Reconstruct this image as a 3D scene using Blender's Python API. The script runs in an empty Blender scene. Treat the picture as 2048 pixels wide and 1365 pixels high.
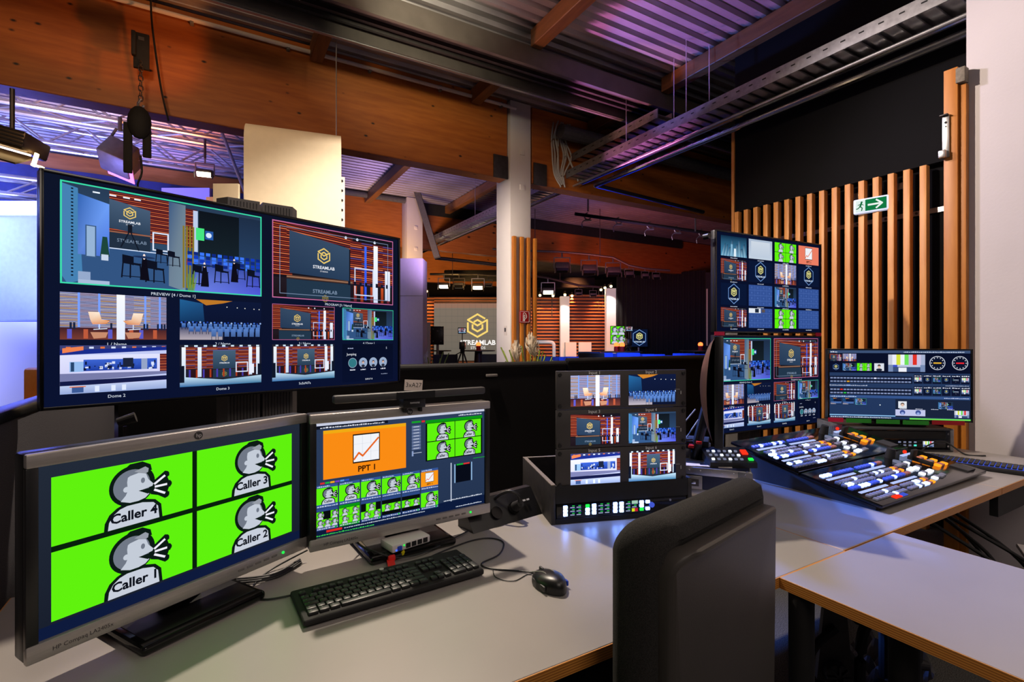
import bpy, bmesh, math, random
from mathutils import Vector, Matrix
random.seed(7)
SC = bpy.context.scene
COL = SC.collection
R = math.radians
# ------------------------------------------------------------------ camera, world, light, exposure
YAW = R(-30.3)
EYE = Vector((0, 0, 1.36)); F = 1008.0
V = Vector((0.5045, 0.8634, 0)); RT = Vector((0.8634, -0.5045, 0))
cam_d = bpy.data.cameras.new('camera'); cam = bpy.data.objects.new('camera', cam_d); COL.objects.link(cam)
cam.location = EYE; cam.rotation_euler = (R(90), 0, YAW)
cam_d.sensor_width = 36; cam_d.lens = 36 * F / 2048; cam_d.clip_start = 0.05; cam_d.clip_end = 200
SC.camera = cam
SC.view_settings.view_transform = 'Standard'; SC.view_settings.look = 'None'
SC.view_settings.gamma = 1; SC.view_settings.exposure = 0.0; SC.view_settings.use_curve_mapping = False
w = bpy.data.worlds.new('world'); SC.world = w; w.use_nodes = True
w.node_tree.nodes['Background'].inputs[0].default_value = (0.075, 0.066, 0.075, 1)
w.node_tree.nodes['Background'].inputs[1].default_value = 0.8

def lamp(name, kind, loc, col, power, size=0.1, aim=None, angle=60, blend=0.3, sy=None):
    l = bpy.data.lights.new(name, kind); l.color = col; l.energy = power
    o = bpy.data.objects.new(name, l); COL.objects.link(o); o.location = loc
    if kind == 'AREA':
        l.size = size
        if sy: l.shape = 'RECTANGLE'; l.size_y = sy
    else: l.shadow_soft_size = size
    if kind == 'SPOT': l.spot_size = R(angle); l.spot_blend = blend
    if aim is not None:
        o.rotation_euler = (Vector(aim) - Vector(loc)).to_track_quat('-Z', 'Y').to_euler()
    return o
def at(px, py, d):
    return EYE + V * d + RT * ((px - 1024) / F * d) + Vector((0, 0, -(py - 682.5) / F * d))
def U(px, d): return (px - 1024) / F * d
def atY(px, py, Y):
    t_ = (px - 1024) / F; return at(px, py, Y / (V.y + RT.y * t_))
def Z(py, d): return 1.36 - (py - 682.5) / F * d

# key spot above the control desk, coloured washes, added fills on the camera side
lamp('key_spot', 'SPOT', (0.8, 3.0, 3.9), (1.0, 0.84, 0.68), 580, 0.05, (1.3, 1.0, 0.74), 150, 0.4)
lamp('warm_wash', 'SPOT', (-1.0, 1.2, 4.1), (1.0, 0.62, 0.32), 170, 0.3, (1.2, 5.5, 3.6), 110, 0.8)
lamp('wall_wash', 'SPOT', (1.6, 3.6, 4.0), (0.9, 0.8, 1.0), 300, 0.12, (3.95, 0.6, 1.9), 60, 0.7)
lamp('desk_fill', 'AREA', (0.3, -1.4, 3.3), (1.0, 0.84, 0.72), 30, 1.4, (0.6, 1.6, 0.9))
lamp('steel_glow', 'SPOT', (1.25, 3.3, 3.75), (1.0, 0.9, 0.62), 75, 0.05, (1.5, 4.1, 4.15), 80, 0.9)
lamp('blue_far', 'SPOT', (0.9, 7.4, 3.15), (0.05, 0.2, 1.0), 5200, 0.1, (2.0, 1.42, 0.88), 7, 0.6)
lamp('front_fill', 'SPOT', (2.6, -0.8, 3.8), (1.0, 0.86, 0.74), 42, 0.4, (1.6, 1.2, 0.7), 80, 0.8)
lamp('orange_ceiling_wash', 'SPOT', (0.6, 4.6, 2.9), (1.0, 0.33, 0.08), 70, 0.05, (-0.9, 5.1, 4.3), 50, 0.4)
lamp('blue_wash', 'SPOT', (2.3, 3.3, 4.2), (0.06, 0.2, 1.0), 900, 0.2, (1.85, 1.25, 0.74), 30, 0.9)
lamp('pink_ceiling', 'SPOT', (3.4, 5.2, 2.2), (1.0, 0.25, 0.75), 330, 0.05, (3.9, 3.6, 4.35), 38, 0.25)
lamp('blue_ceiling', 'SPOT', (2.6, 5.0, 2.4), (0.12, 0.25, 1.0), 420, 0.05, (3.9, 3.2, 4.35), 30, 0.3)
lamp('orange_ceiling', 'SPOT', (3.0, 4.9, 2.2), (1.0, 0.42, 0.3), 190, 0.05, (4.0, 4.2, 4.35), 26, 0.25)
lamp('rose_ceiling', 'SPOT', (1.2, 4.4, 2.6), (1.0, 0.5, 0.42), 110, 0.1, (2.0, 3.2, 4.35), 90, 0.8)
lamp('left_blue', 'AREA', (-3.6, 8.6, 3.4), (0.22, 0.3, 1.0), 300, 1.6, (-3.2, 9.8, 2.6))
lamp('left_blue_up', 'SPOT', (-2.2, 7.4, 1.2), (0.2, 0.24, 1.0), 900, 0.4, (-2.0, 8.2, 4.3), 120, 0.6)
lamp('left_orange_up', 'SPOT', (-0.6, 6.2, 2.4), (1.0, 0.3, 0.12), 200, 0.2, (-1.2, 7.6, 4.3), 75, 0.5)
lamp('truss_wash', 'SPOT', (-1.6, 6.0, 2.9), (1.0, 0.82, 0.95), 170, 0.1, (-1.9, 7.2, 3.9), 110, 0.8)  # added so the truss chords stand out from the deck
lamp('left_white_low', 'AREA', (-4.3, 8.2, 1.6), (0.7, 0.7, 1.0), 80, 1.0, (-4.6, 9.6, 0.9))
lamp('hall_amber', 'SPOT', tuple(at(930, 640, 12.5)), (1.0, 0.58, 0.18), 600, 0.4, tuple(at(960, 520, 18)), 90, 0.7)
lamp('hall_amber', 'SPOT', tuple(at(760, 600, 9.0)), (1.0, 0.6, 0.22), 260, 0.3, tuple(at(830, 440, 11)), 95, 0.8)
lamp('hall_red', 'SPOT', tuple(at(1200, 640, 9.0)), (1.0, 0.2, 0.08), 380, 0.4, tuple(at(1260, 500, 13)), 66, 0.8)
lamp('hall_violet', 'SPOT', tuple(at(900, 560, 7.4)), (0.75, 0.5, 1.0), 160, 0.3, tuple(at(900, 380, 9)), 110, 0.8)
lamp('hall_violet', 'SPOT', tuple(at(1250, 560, 8.5)), (0.8, 0.35, 0.9), 130, 0.3, tuple(at(1280, 440, 10.5)), 100, 0.8)
lamp('column_wash', 'SPOT', tuple(at(700, 430, 4.2)), (1.0, 0.85, 0.7), 330, 0.2, tuple(at(1030, 560, 6.3)), 62, 0.8)
lamp('seat_blue', 'SPOT', tuple(at(1290, 610, 8.2)), (0.16, 0.32, 1.0), 300, 0.2, tuple(at(1270, 720, 10)), 100, 0.8)

# ------------------------------------------------------------------ materials
def lin(c):
    out = []
    for x in c[:3]:
        x = x / 255.0
        out.append(x / 12.92 if x <= 0.04045 else ((x + 0.055) / 1.055) ** 2.4)
    return tuple(out)
def mat(name, c, rough=0.5, metal=0.0, var=0.0, scale=20, bump=0.0, bscale=200, emis=0, spec=0.5, coord='Object', stretch=(1, 1, 1), c2=None, detail=4):
    m = bpy.data.materials.new(name); m.use_nodes = True
    nt = m.node_tree; b = nt.nodes['Principled BSDF']
    rgb = lin(c) + (1,)
    b.inputs['Base Color'].default_value = rgb
    b.inputs['Roughness'].default_value = rough; b.inputs['Metallic'].default_value = metal
    b.inputs['Specular IOR Level'].default_value = spec
    tc = nt.nodes.new('ShaderNodeTexCoord'); mp = nt.nodes.new('ShaderNodeMapping')
    nt.links.new(tc.outputs[coord], mp.inputs[0]); mp.inputs['Scale'].default_value = stretch
    if var or c2:
        n = nt.nodes.new('ShaderNodeTexNoise'); n.inputs['Scale'].default_value = scale; n.inputs['Detail'].default_value = detail
        nt.links.new(mp.outputs[0], n.inputs['Vector'])
        r = nt.nodes.new('ShaderNodeValToRGB')
        r.color_ramp.elements[0].position = 0.3; r.color_ramp.elements[1].position = 0.7
        if c2: a_, b_ = lin(c) , lin(c2)
        else: a_ = tuple(x * (1 - var) for x in rgb[:3]); b_ = tuple(min(1, x * (1 + var)) for x in rgb[:3])
        r.color_ramp.elements[0].color = a_ + (1,); r.color_ramp.elements[1].color = b_ + (1,)
        nt.links.new(n.outputs['Fac'], r.inputs[0]); nt.links.new(r.outputs[0], b.inputs['Base Color'])
    if bump:
        n2 = nt.nodes.new('ShaderNodeTexNoise'); n2.inputs['Scale'].default_value = bscale; n2.inputs['Detail'].default_value = 3
        nt.links.new(mp.outputs[0], n2.inputs['Vector'])
        bp = nt.nodes.new('ShaderNodeBump'); bp.inputs['Strength'].default_value = bump; bp.inputs['Distance'].default_value = 0.002
        nt.links.new(n2.outputs['Fac'], bp.inputs['Height']); nt.links.new(bp.outputs[0], b.inputs['Normal'])
    if emis:
        b.inputs['Emission Color'].default_value = rgb; b.inputs['Emission Strength'].default_value = emis
    return m
def wood(name, c, c2, stretch, knots=True, rough=0.5, kd=(20, 8, 2), kscale=8.0):
    m = mat(name, c, rough, c2=c2, scale=3.0, stretch=stretch, detail=6)
    nt = m.node_tree; b = nt.nodes['Principled BSDF']
    if knots:
        src = b.inputs['Base Color'].links[0].from_socket
        tc = [n for n in nt.nodes if n.type == 'TEX_COORD'][0]
        mp = nt.nodes.new('ShaderNodeMapping'); nt.links.new(tc.outputs['Object'], mp.inputs[0])
        mp.inputs['Scale'].default_value = tuple(0.55 if s == min(stretch) else 1.0 for s in stretch)
        vo = nt.nodes.new('ShaderNodeTexVoronoi'); vo.inputs['Scale'].default_value = kscale
        nt.links.new(mp.outputs[0], vo.inputs['Vector'])
        rp = nt.nodes.new('ShaderNodeValToRGB'); rp.color_ramp.elements[0].position = 0.05; rp.color_ramp.elements[1].position = 0.12
        nt.links.new(vo.outputs['Distance'], rp.inputs[0])
        mx = nt.nodes.new('ShaderNodeMix'); mx.data_type = 'RGBA'
        mx.inputs['A'].default_value = lin(kd) + (1,)
        nt.links.new(rp.outputs[0], mx.inputs['Factor']); nt.links.new(src, mx.inputs['B'])
        nt.links.new(mx.outputs['Result'], b.inputs['Base Color'])
    return m
def emit(name, c, s=1.0):
    m = bpy.data.materials.new(name); m.use_nodes = True
    nt = m.node_tree; nt.nodes.clear()
    e = nt.nodes.new('ShaderNodeEmission'); o = nt.nodes.new('ShaderNodeOutputMaterial')
    e.inputs[0].default_value = lin(c) + (1,); e.inputs[1].default_value = s
    nt.links.new(e.outputs[0], o.inputs[0]); return m
def screen_mat(name, s):
    m = bpy.data.materials.new(name); m.use_nodes = True
    nt = m.node_tree; nt.nodes.clear()
    a = nt.nodes.new('ShaderNodeAttribute'); a.attribute_name = 'pix'
    e = nt.nodes.new('ShaderNodeEmission'); o = nt.nodes.new('ShaderNodeOutputMaterial')
    e.inputs[1].default_value = s
    nt.links.new(a.outputs['Color'], e.inputs[0]); nt.links.new(e.outputs[0], o.inputs[0]); return m
def stripes(name, c1, c2, axis, freq, rough=0.6):
    m = mat(name, c1, rough); nt = m.node_tree; b = nt.nodes['Principled BSDF']
    tc = nt.nodes.new('ShaderNodeTexCoord'); wv = nt.nodes.new('ShaderNodeTexWave')
    wv.bands_direction = axis; wv.inputs['Scale'].default_value = freq; wv.inputs['Distortion'].default_value = 0.15
    r = nt.nodes.new('ShaderNodeValToRGB')
    r.color_ramp.elements[0].color = lin(c1) + (1,); r.color_ramp.elements[1].color = lin(c2) + (1,)
    nt.links.new(tc.outputs['Object'], wv.inputs['Vector']); nt.links.new(wv.outputs['Fac'], r.inputs[0]); nt.links.new(r.outputs[0], b.inputs['Base Color'])
    return m
M = dict(
    laminate=mat('laminate', (152, 147, 143), 0.36, var=0.05, scale=2.5, bump=0.05, bscale=500),
    ply=stripes('plywood_edge', (205, 140, 62), (150, 90, 32), 'Z', 60, 0.5),
    black=mat('black_plastic', (20, 20, 21), 0.35, var=0.1), gloss=mat('gloss_black', (10, 10, 11), 0.12, var=0.3, scale=60),
    matte=mat('matte_black', (16, 15, 16), 0.75, var=0.25, scale=30), dgrey=mat('dark_grey', (52, 50, 51), 0.55, var=0.1),
    keycap=mat('keycap', (34, 35, 36), 0.42, var=0.1), grey=mat('grey_plastic', (110, 106, 104), 0.5, var=0.05),
    silver=mat('brushed_silver', (178, 172, 168), 0.36, 0.55, var=0.08, scale=8, stretch=(1, 1, 30)),
    alu=mat('aluminium', (190, 188, 188), 0.32, 0.85, var=0.08, scale=12),
    galv=mat('galvanised_steel', (150, 148, 150), 0.42, 0.8, var=0.18, scale=25),
    steel=mat('dark_steel', (70, 66, 66), 0.5, 0.6, var=0.15), chrome=mat('chrome', (215, 215, 218), 0.12, 1.0, var=0.05),
    white=mat('white_paint', (214, 208, 206), 0.6, var=0.03, scale=4), wallp=mat('wall_paint', (206, 198, 200), 0.75, var=0.04, scale=1.5, bump=0.25, bscale=60),
    cream=mat('cream_fabric', (226, 214, 188), 0.7, var=0.03, bump=0.1, bscale=400),
    lav=mat('lavender_laminate', (205, 196, 216), 0.6, var=0.03),
    beamw=wood('glulam', (176, 100, 34), (150, 78, 22), (1, 9, 9)), beamr=wood('glulam_far', (168, 98, 44), (144, 80, 32), (1, 9, 9), kscale=4),
    timber=wood('pine_batten', (224, 156, 78), (196, 124, 52), (8, 8, 1), knots=True, kscale=3.0, kd=(110, 60, 20)),
    timber2=wood('oak_batten', (196, 124, 44), (170, 100, 30), (8, 8, 1), knots=False),
    rafter=wood('rafter', (130, 84, 46), (104, 66, 34), (9, 1, 9), knots=False),
    deck=mat('corrugated_steel', (160, 154, 158), 0.45, 0.55, var=0.2, scale=2.0), beamsteel=mat('painted_steel', (86, 80, 76), 0.45, 0.3, var=0.15, scale=6),
    carpet=mat('carpet', (34, 33, 33), 0.95, c2=(112, 110, 104), scale=260, bump=0.6, bscale=300, spec=0.1),
    felt=mat('grey_felt', (44, 43, 46), 0.95, c2=(70, 68, 72), scale=400, bump=0.4, bscale=500, spec=0.1),
    chairfab=mat('chair_fabric', (24, 24, 25), 0.9, c2=(58, 56, 54), scale=700, bump=0.6, bscale=900, spec=0.2),
    shell=mat('chair_shell', (62, 58, 55), 0.5, var=0.06, scale=8, bump=0.15, bscale=700),
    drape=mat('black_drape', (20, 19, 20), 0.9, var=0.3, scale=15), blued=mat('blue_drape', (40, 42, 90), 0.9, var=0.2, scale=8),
    panel=mat('black_panel', (13, 12, 14), 0.85, spec=0.15, var=0.2, scale=2), boxwood=mat('black_ply', (30, 28, 27), 0.6, c2=(52, 48, 44), scale=30),
    boxedge=mat('raw_edge', (120, 110, 96), 0.8, var=0.2, scale=60), navy=mat('navy_panel', (16, 22, 52), 0.35, var=0.1),
    rackface=mat('rack_faceplate', (64, 60, 60), 0.5, 0.2, var=0.05), red=mat('red_sign', (150, 18, 22), 0.4), pink=mat('pink_tape', (205, 14, 70), 0.7, var=0.05),
    greent=mat('green_tape', (40, 150, 40), 0.7, var=0.05), redt=mat('red_tape', (170, 16, 30), 0.7, var=0.05), paper=mat('paper', (205, 196, 192), 0.8, var=0.03),
    cable=mat('black_cable', (18, 18, 19), 0.5), wcable=mat('pale_cable', (170, 166, 160), 0.6), yel=mat('yellow_plug', (215, 200, 20), 0.4), redv=mat('red_velcro', (220, 30, 24), 0.7),
    bluec=mat('blue_fabric', (24, 66, 190), 0.8, var=0.1), duct=mat('foam_duct', (74, 72, 78), 0.8, var=0.15, scale=30), orangec=mat('orange_leather', (240, 150, 40), 0.5, var=0.05),
    leafg=mat('grass_green', (120, 140, 50), 0.7, var=0.3, scale=30), plume=mat('plume', (210, 196, 176), 0.9, var=0.1), darkw=mat('dark_wood', (70, 30, 22), 0.5, var=0.2),
    slat=wood('stage_slat', (200, 120, 60), (170, 92, 44), (1, 6, 6), knots=False, rough=0.55),
    sw=mat('label_white', (200, 200, 200), 0.6), sw2=mat('screen_print', (240, 240, 240), 0.6), legend=mat('key_legend', (120, 120, 120), 0.6), scr_off=mat('screen_bezel', (14, 14, 16), 0.2),
)
S1 = screen_mat('display_pixels', 1.0); S2 = screen_mat('display_pixels_bright', 1.25)
E_W = emit('led_white', (225, 235, 255), 2.2); E_BW = emit('led_cool', (150, 180, 255), 4.5); E_B = emit('led_blue', (40, 90, 255), 2.5)
E_G = emit('led_green', (30, 220, 70), 1.6); E_O = emit('led_orange', (255, 140, 30), 1.8); E_R = emit('led_red', (255, 40, 20), 1.8)
E_DW = emit('led_dim', (120, 125, 150), 0.9); E_DB = emit('led_dim_blue', (60, 80, 190), 1.2); E_SL = emit('label_strip', (170, 185, 235), 1.2)
E_LAMP = emit('lamp_face', (255, 235, 200), 9); E_RED = emit('table_lamp_glow', (255, 90, 40), 5)
E_WARM = emit('spot_lens', (255, 215, 150), 6)

# ------------------------------------------------------------------ mesh helpers
class MB:
    def __init__(s): s.bm = bmesh.new()
    def box(s, c, size, rot=None, bev=0, seg=2):
        t = bmesh.new(); bmesh.ops.create_cube(t, size=1)
        for v in t.verts: v.co = Vector((v.co.x * size[0], v.co.y * size[1], v.co.z * size[2]))
        if bev: bmesh.ops.bevel(t, geom=list(t.edges), offset=min(bev, min(size) * 0.49), segments=seg, affect='EDGES', profile=0.5)
        m = Matrix.Translation(Vector(c))
        if rot is not None: m = m @ (rot if isinstance(rot, Matrix) else Matrix.Rotation(rot, 4, 'Z'))
        bmesh.ops.transform(t, matrix=m, verts=t.verts); s._join(t); return s
    def _join(s, t):
        me = bpy.data.meshes.new('tmp'); t.to_mesh(me); t.free(); s.bm.from_mesh(me); bpy.data.meshes.remove(me)
    def cyl(s, p0, p1, r, r2=None, n=16, cap=True):
        p0, p1 = Vector(p0), Vector(p1); d = p1 - p0; t = bmesh.new()
        bmesh.ops.create_cone(t, cap_ends=cap, segments=n, radius1=r, radius2=r if r2 is None else r2, depth=d.length)
        m = Matrix.Translation((p0 + p1) / 2) @ d.to_track_quat('Z', 'Y').to_matrix().to_4x4()
        bmesh.ops.transform(t, matrix=m, verts=t.verts); s._join(t); return s
    def ball(s, c, r, sc=(1, 1, 1), n=16):
        t = bmesh.new(); bmesh.ops.create_uvsphere(t, u_segments=n, v_segments=max(6, n // 2), radius=r)
        for v in t.verts: v.co = Vector((v.co.x * sc[0] + c[0], v.co.y * sc[1] + c[1], v.co.z * sc[2] + c[2]))
        s._join(t); return s
    def tube(s, pts, r, n=8, smooth=6):
        P = [Vector(p) for p in pts]
        if smooth and len(P) > 2:
            Q = []
            for i in range(len(P) - 1):
                a, b, c, d = P[max(i - 1, 0)], P[i], P[i + 1], P[min(i + 2, len(P) - 1)]
                for k in range(smooth):
                    t = k / smooth
                    Q.append(0.5 * ((2 * b) + (c - a) * t + (2 * a - 5 * b + 4 * c - d) * t * t + (3 * b - a - 3 * c + d) * t ** 3))
            Q.append(P[-1]); P = Q
        rings = []; up = Vector((0, 0, 1))
        for i, p in enumerate(P):
            d = (P[min(i + 1, len(P) - 1)] - P[max(i - 1, 0)]).normalized()
            x = d.cross(up)
            if x.length < 0.05: x = d.cross(Vector((1, 0, 0)))
            x.normalize(); y = x.cross(d).normalized()
            rings.append([s.bm.verts.new(p + x * (r * math.cos(2 * math.pi * k / n)) + y * (r * math.sin(2 * math.pi * k / n))) for k in range(n)])
        for a, b in zip(rings, rings[1:]):
            for k in range(n): s.bm.faces.new((a[k], a[(k + 1) % n], b[(k + 1) % n], b[k]))
        s.bm.faces.new(rings[0]); s.bm.faces.new(rings[-1][::-1]); return s
    def prism(s, pts, a0, a1, plane='xz', m=None):
        def P(p, a): return {'xz': (p[0], a, p[1]), 'xy': (p[0], p[1], a), 'yz': (a, p[0], p[1])}[plane]
        f = [Vector(P(p, a0)) for p in pts]; g = [Vector(P(p, a1)) for p in pts]
        if m: f = [m @ v for v in f]; g = [m @ v for v in g]
        f = [s.bm.verts.new(v) for v in f]; g = [s.bm.verts.new(v) for v in g]; n = len(pts)
        s.bm.faces.new(f); s.bm.faces.new(g[::-1])
        for i in range(n): s.bm.faces.new((f[i], g[i], g[(i + 1) % n], f[(i + 1) % n]))
        return s
    def lathe(s, prof, c=(0, 0, 0), n=24):
        rings = []
        for r, z in prof: rings.append([s.bm.verts.new((c[0] + r * math.cos(2 * math.pi * k / n), c[1] + r * math.sin(2 * math.pi * k / n), c[2] + z)) for k in range(n)])
        for a, b in zip(rings, rings[1:]):
            for k in range(n): s.bm.faces.new((a[k], a[(k + 1) % n], b[(k + 1) % n], b[k]))
        s.bm.faces.new(rings[0]); s.bm.faces.new(rings[-1][::-1]); return s
    def grid(s, fn, nu, nv, thick=None):
        g = [[s.bm.verts.new(fn(i / nu, j / nv)) for j in range(nv + 1)] for i in range(nu + 1)]
        for i in range(nu):
            for j in range(nv): s.bm.faces.new((g[i][j], g[i + 1][j], g[i + 1][j + 1], g[i][j + 1]))
        if thick: bmesh.ops.solidify(s.bm, geom=list(s.bm.faces), thickness=thick)
        return s
    def tris(s, tris, m):
        for t in tris: s.bm.faces.new([s.bm.verts.new(m @ Vector(p)) for p in t])
        return s
    def build(s, name, m, parent=None, loc=None, rz=0, ang=25, normals=True):
        if normals: bmesh.ops.recalc_face_normals(s.bm, faces=s.bm.faces)
        me = bpy.data.meshes.new(name); s.bm.to_mesh(me); s.bm.free()
        me.materials.append(M[m] if isinstance(m, str) else m)
        me.shade_smooth(); me.set_sharp_from_angle(angle=R(ang))
        o = bpy.data.objects.new(name, me); COL.objects.link(o)
        if parent: o.parent = parent
        if loc is not None: o.location = loc
        if rz: o.rotation_euler = (0, 0, rz)
        return o
def B(c, size, bev=0, rot=None, seg=2): return MB().box(c, size, rot, bev, seg)
def tag(o, label, cat, group=None, kind=None):
    o['label'] = label; o['category'] = cat
    if group: o['group'] = group
    if kind: o['kind'] = kind
    return o
def thing(name, label, cat, loc=(0, 0, 0), rz=0, group=None):
    o = bpy.data.objects.new(name, None); COL.objects.link(o); o.empty_display_size = 0.1
    o.location = loc; o.rotation_euler = (0, 0, rz); return tag(o, label, cat, group)
def struct(o): o['kind'] = 'structure'; return o
def lab(o, s): o['label'] = s; return o
def dup(root, loc=None, rz=None, label=None, group=None, parent=None):
    c = root.copy(); COL.objects.link(c)
    if parent: c.parent = parent
    if loc is not None: c.location = loc
    if rz is not None: c.rotation_euler = (0, 0, rz)
    if label: c['label'] = label
    if group: c['group'] = group
    for ch in list(root.children): dup(ch, parent=c)
    return c
TXT = {}
def text_tris(st, bold=0.0):
    k = (st, bold)
    if k in TXT: return TXT[k]
    cu = bpy.data.curves.new('t', 'FONT'); cu.body = st; cu.size = 1; cu.resolution_u = 2; cu.offset = bold
    o = bpy.data.objects.new('t', cu); COL.objects.link(o)
    bpy.context.view_layer.update()
    me = o.to_mesh(); me.calc_loop_triangles()
    vs = [v.co.copy() for v in me.vertices]
    tr = [tuple((vs[i].x, vs[i].y) for i in t.vertices) for t in me.loop_triangles]
    w_ = max([v.x for v in vs] or [0]); o.to_mesh_clear(); bpy.data.objects.remove(o); bpy.data.curves.remove(cu)
    TXT[k] = (tr, w_); return TXT[k]
def text_part(st, h, m, parent, pos, rot=(0, 0, 0), align='c', name='lettering', bold=0.0):
    tr, w_ = text_tris(st, bold); k = h / 0.72
    off = {'c': -w_ / 2, 'l': 0, 'r': -w_}[align]
    mb = MB()
    for t in tr: mb.bm.faces.new([mb.bm.verts.new(((p[0] + off) * k, 0, p[1] * k)) for p in t])
    o = mb.build(name, m, parent, normals=False); o.location = pos; o.rotation_euler = rot; return o
# ------------------------------------------------------------------ display pictures (vector shapes on the emissive screen surface)
class Art:
    EPS = 2.5e-5
    def __init__(s, W, H):
        s.W, s.H = W, H; s.v = []; s.f = []; s.c = []; s.st = [(0, 0, W, H, 0)]; s.k = 0
    def push(s, x0, y0, x1, y1):      # fractions of current box, y up
        ox, oy, w, h, _ = s.st[-1]; s.st.append((ox + x0 * w, oy + y0 * h, (x1 - x0) * w, (y1 - y0) * h, s.k)); return s
    def pop(s):
        k = s.st.pop()[4]; s.k = k
    def P(s, x, y): ox, oy, w, h, _ = s.st[-1]; return (ox + x * w, oy + y * h)
    def asp(s): return s.st[-1][2] / s.st[-1][3]
    def poly(s, pts, c, cols=None, lift=True):
        if lift: s.k += 1
        i = len(s.v); y = -s.k * s.EPS
        for j, p in enumerate(pts):
            a, b = s.P(*p); s.v.append((a, y, b)); s.c.append(lin(cols[j] if cols else c) + (1,))
        s.f.append(tuple(range(i, i + len(pts))))
    def rect(s, x0, y0, x1, y1, c, c2=None, lift=True):   # c2: colour at the top
        s.poly([(x0, y0), (x1, y0), (x1, y1), (x0, y1)], c, [c, c, c2, c2] if c2 else None, lift)
    def circ(s, x, y, r, c, ry=None, n=20):               # r in units of box height
        a = s.asp(); ry = ry or r
        s.poly([(x + r / a * math.cos(2 * math.pi * i / n), y + ry * math.sin(2 * math.pi * i / n)) for i in range(n)], c)
    def line(s, pts, w, c, round_=False):                 # w in units of box height
        s.k += 1; a = s.asp()
        for (x0, y0), (x1, y1) in zip(pts, pts[1:]):
            dx, dy = (x1 - x0) * a, y1 - y0; L = math.hypot(dx, dy) or 1; nx, ny = -dy / L * w / 2, dx / L * w / 2
            ex, ey = dx / L * w * 0.29, dy / L * w * 0.29
            s.poly([(x0 + (nx - ex) / a, y0 + ny - ey), (x1 + (nx + ex) / a, y1 + ny + ey), (x1 - (nx - ex) / a, y1 - ny + ey), (x0 - (nx + ex) / a, y0 - ny - ey)], c, lift=False)
            if round_:
                for q in ((x0, y0), (x1, y1)): s.circ(q[0], q[1], w / 2, c, n=14)
    def frame(s, x0, y0, x1, y1, w, c):
        a = s.asp(); u = w / a; s.k += 1
        for q in ((x0, y0, x1, y0 + w), (x0, y1 - w, x1, y1), (x0, y0, x0 + u, y1), (x1 - u, y0, x1, y1)): s.rect(*q, c, lift=False)
    def text(s, st, x, y, h, c, align='c', bold=0.0):
        tr, w_ = text_tris(st, bold); a = s.asp(); k = h / 0.72; s.k += 1
        off = {'c': -w_ / 2, 'l': 0, 'r': -w_}[align]
        for t in tr: s.poly([(x + (p[0] + off) * k / a, y + p[1] * k) for p in t], c, lift=False)
    def scribble(s, x0, y, x1, h, c, seed=0, gap=0.35):   # tiny unreadable writing as word-like dashes
        rn = random.Random(seed + int(x0 * 997) + int(y * 1009)); x = x0; s.k += 1
        while x < x1:
            w_ = rn.uniform(0.5, 1.4) * h * 1.2 / s.asp(); s.rect(x, y, min(x + w_, x1), y + h * rn.uniform(0.55, 1), c, lift=False); x += w_ * (1 + gap)
    def build(s, name, m, parent, pos=(0, 0, 0)):
        me = bpy.data.meshes.new(name); me.from_pydata(s.v, [], s.f)
        at_ = me.color_attributes.new('pix', 'FLOAT_COLOR', 'POINT')
        at_.data.foreach_set('color', [x for c in s.c for x in c])
        me.materials.append(m); o = bpy.data.objects.new(name, me); COL.objects.link(o); o.parent = parent; o.location = pos; return o

def hexlogo(D, cx, cy, r, c, w=0.16):
    a = D.asp()
    def q(pts): return [(cx + x * r / a, cy + y * r) for x, y in pts]
    W = w * r
    D.line(q([(0.62, 0.62), (0, 0.98), (-0.82, 0.5), (0, 0.02), (0.82, 0.5), (0.82, -0.48), (0, -0.95), (-0.82, -0.48), (-0.82, 0.25)]), W, c)
    D.line(q([(0.3, 0.32), (0, 0.5), (-0.28, 0.34)]), W, c)
    D.line(q([(-0.42, 0.08), (-0.42, -0.24), (0, -0.48), (0.42, -0.24), (0.42, 0.08)]), W, c)
YL = (238, 205, 110); WH = (235, 238, 245)
def logotext(D, cx, cy, r, flip=False, st=True):
    k = -1 if flip else 1
    hexlogo(D, cx, cy, r, YL)
    if not flip:
        D.text('STREAMLAB', cx, cy - r * 1.75, r * 0.42, WH, bold=0.02)
        if st: D.text('STUDIOS', cx, cy - r * 2.15, r * 0.2, WH)
def slats(D, x0, y0, x1, y1, n, cs, bg, tilt=0.0, seg=1):
    D.rect(x0, y0, x1, y1, bg)
    D.k += 1
    for i in range(n):
        y = y0 + (y1 - y0) * (i + 0.25) / n; h = (y1 - y0) / n * 0.5
        for j in range(seg):
            a = x0 + (x1 - x0) * j / seg; b = x0 + (x1 - x0) * (j + 1) / seg
            D.poly([(a, y), (b, y + tilt / seg), (b, y + h + tilt / seg), (a, y + h)], cs[(j * 5 + i * 3 + (i * j) % 2) % len(cs)], lift=False)
REDS = [(190, 84, 50), (150, 52, 38), (214, 110, 70), (120, 40, 40)]
BLUS = [(214, 218, 245), (190, 180, 220), (226, 190, 160), (170, 184, 240)]
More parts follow.
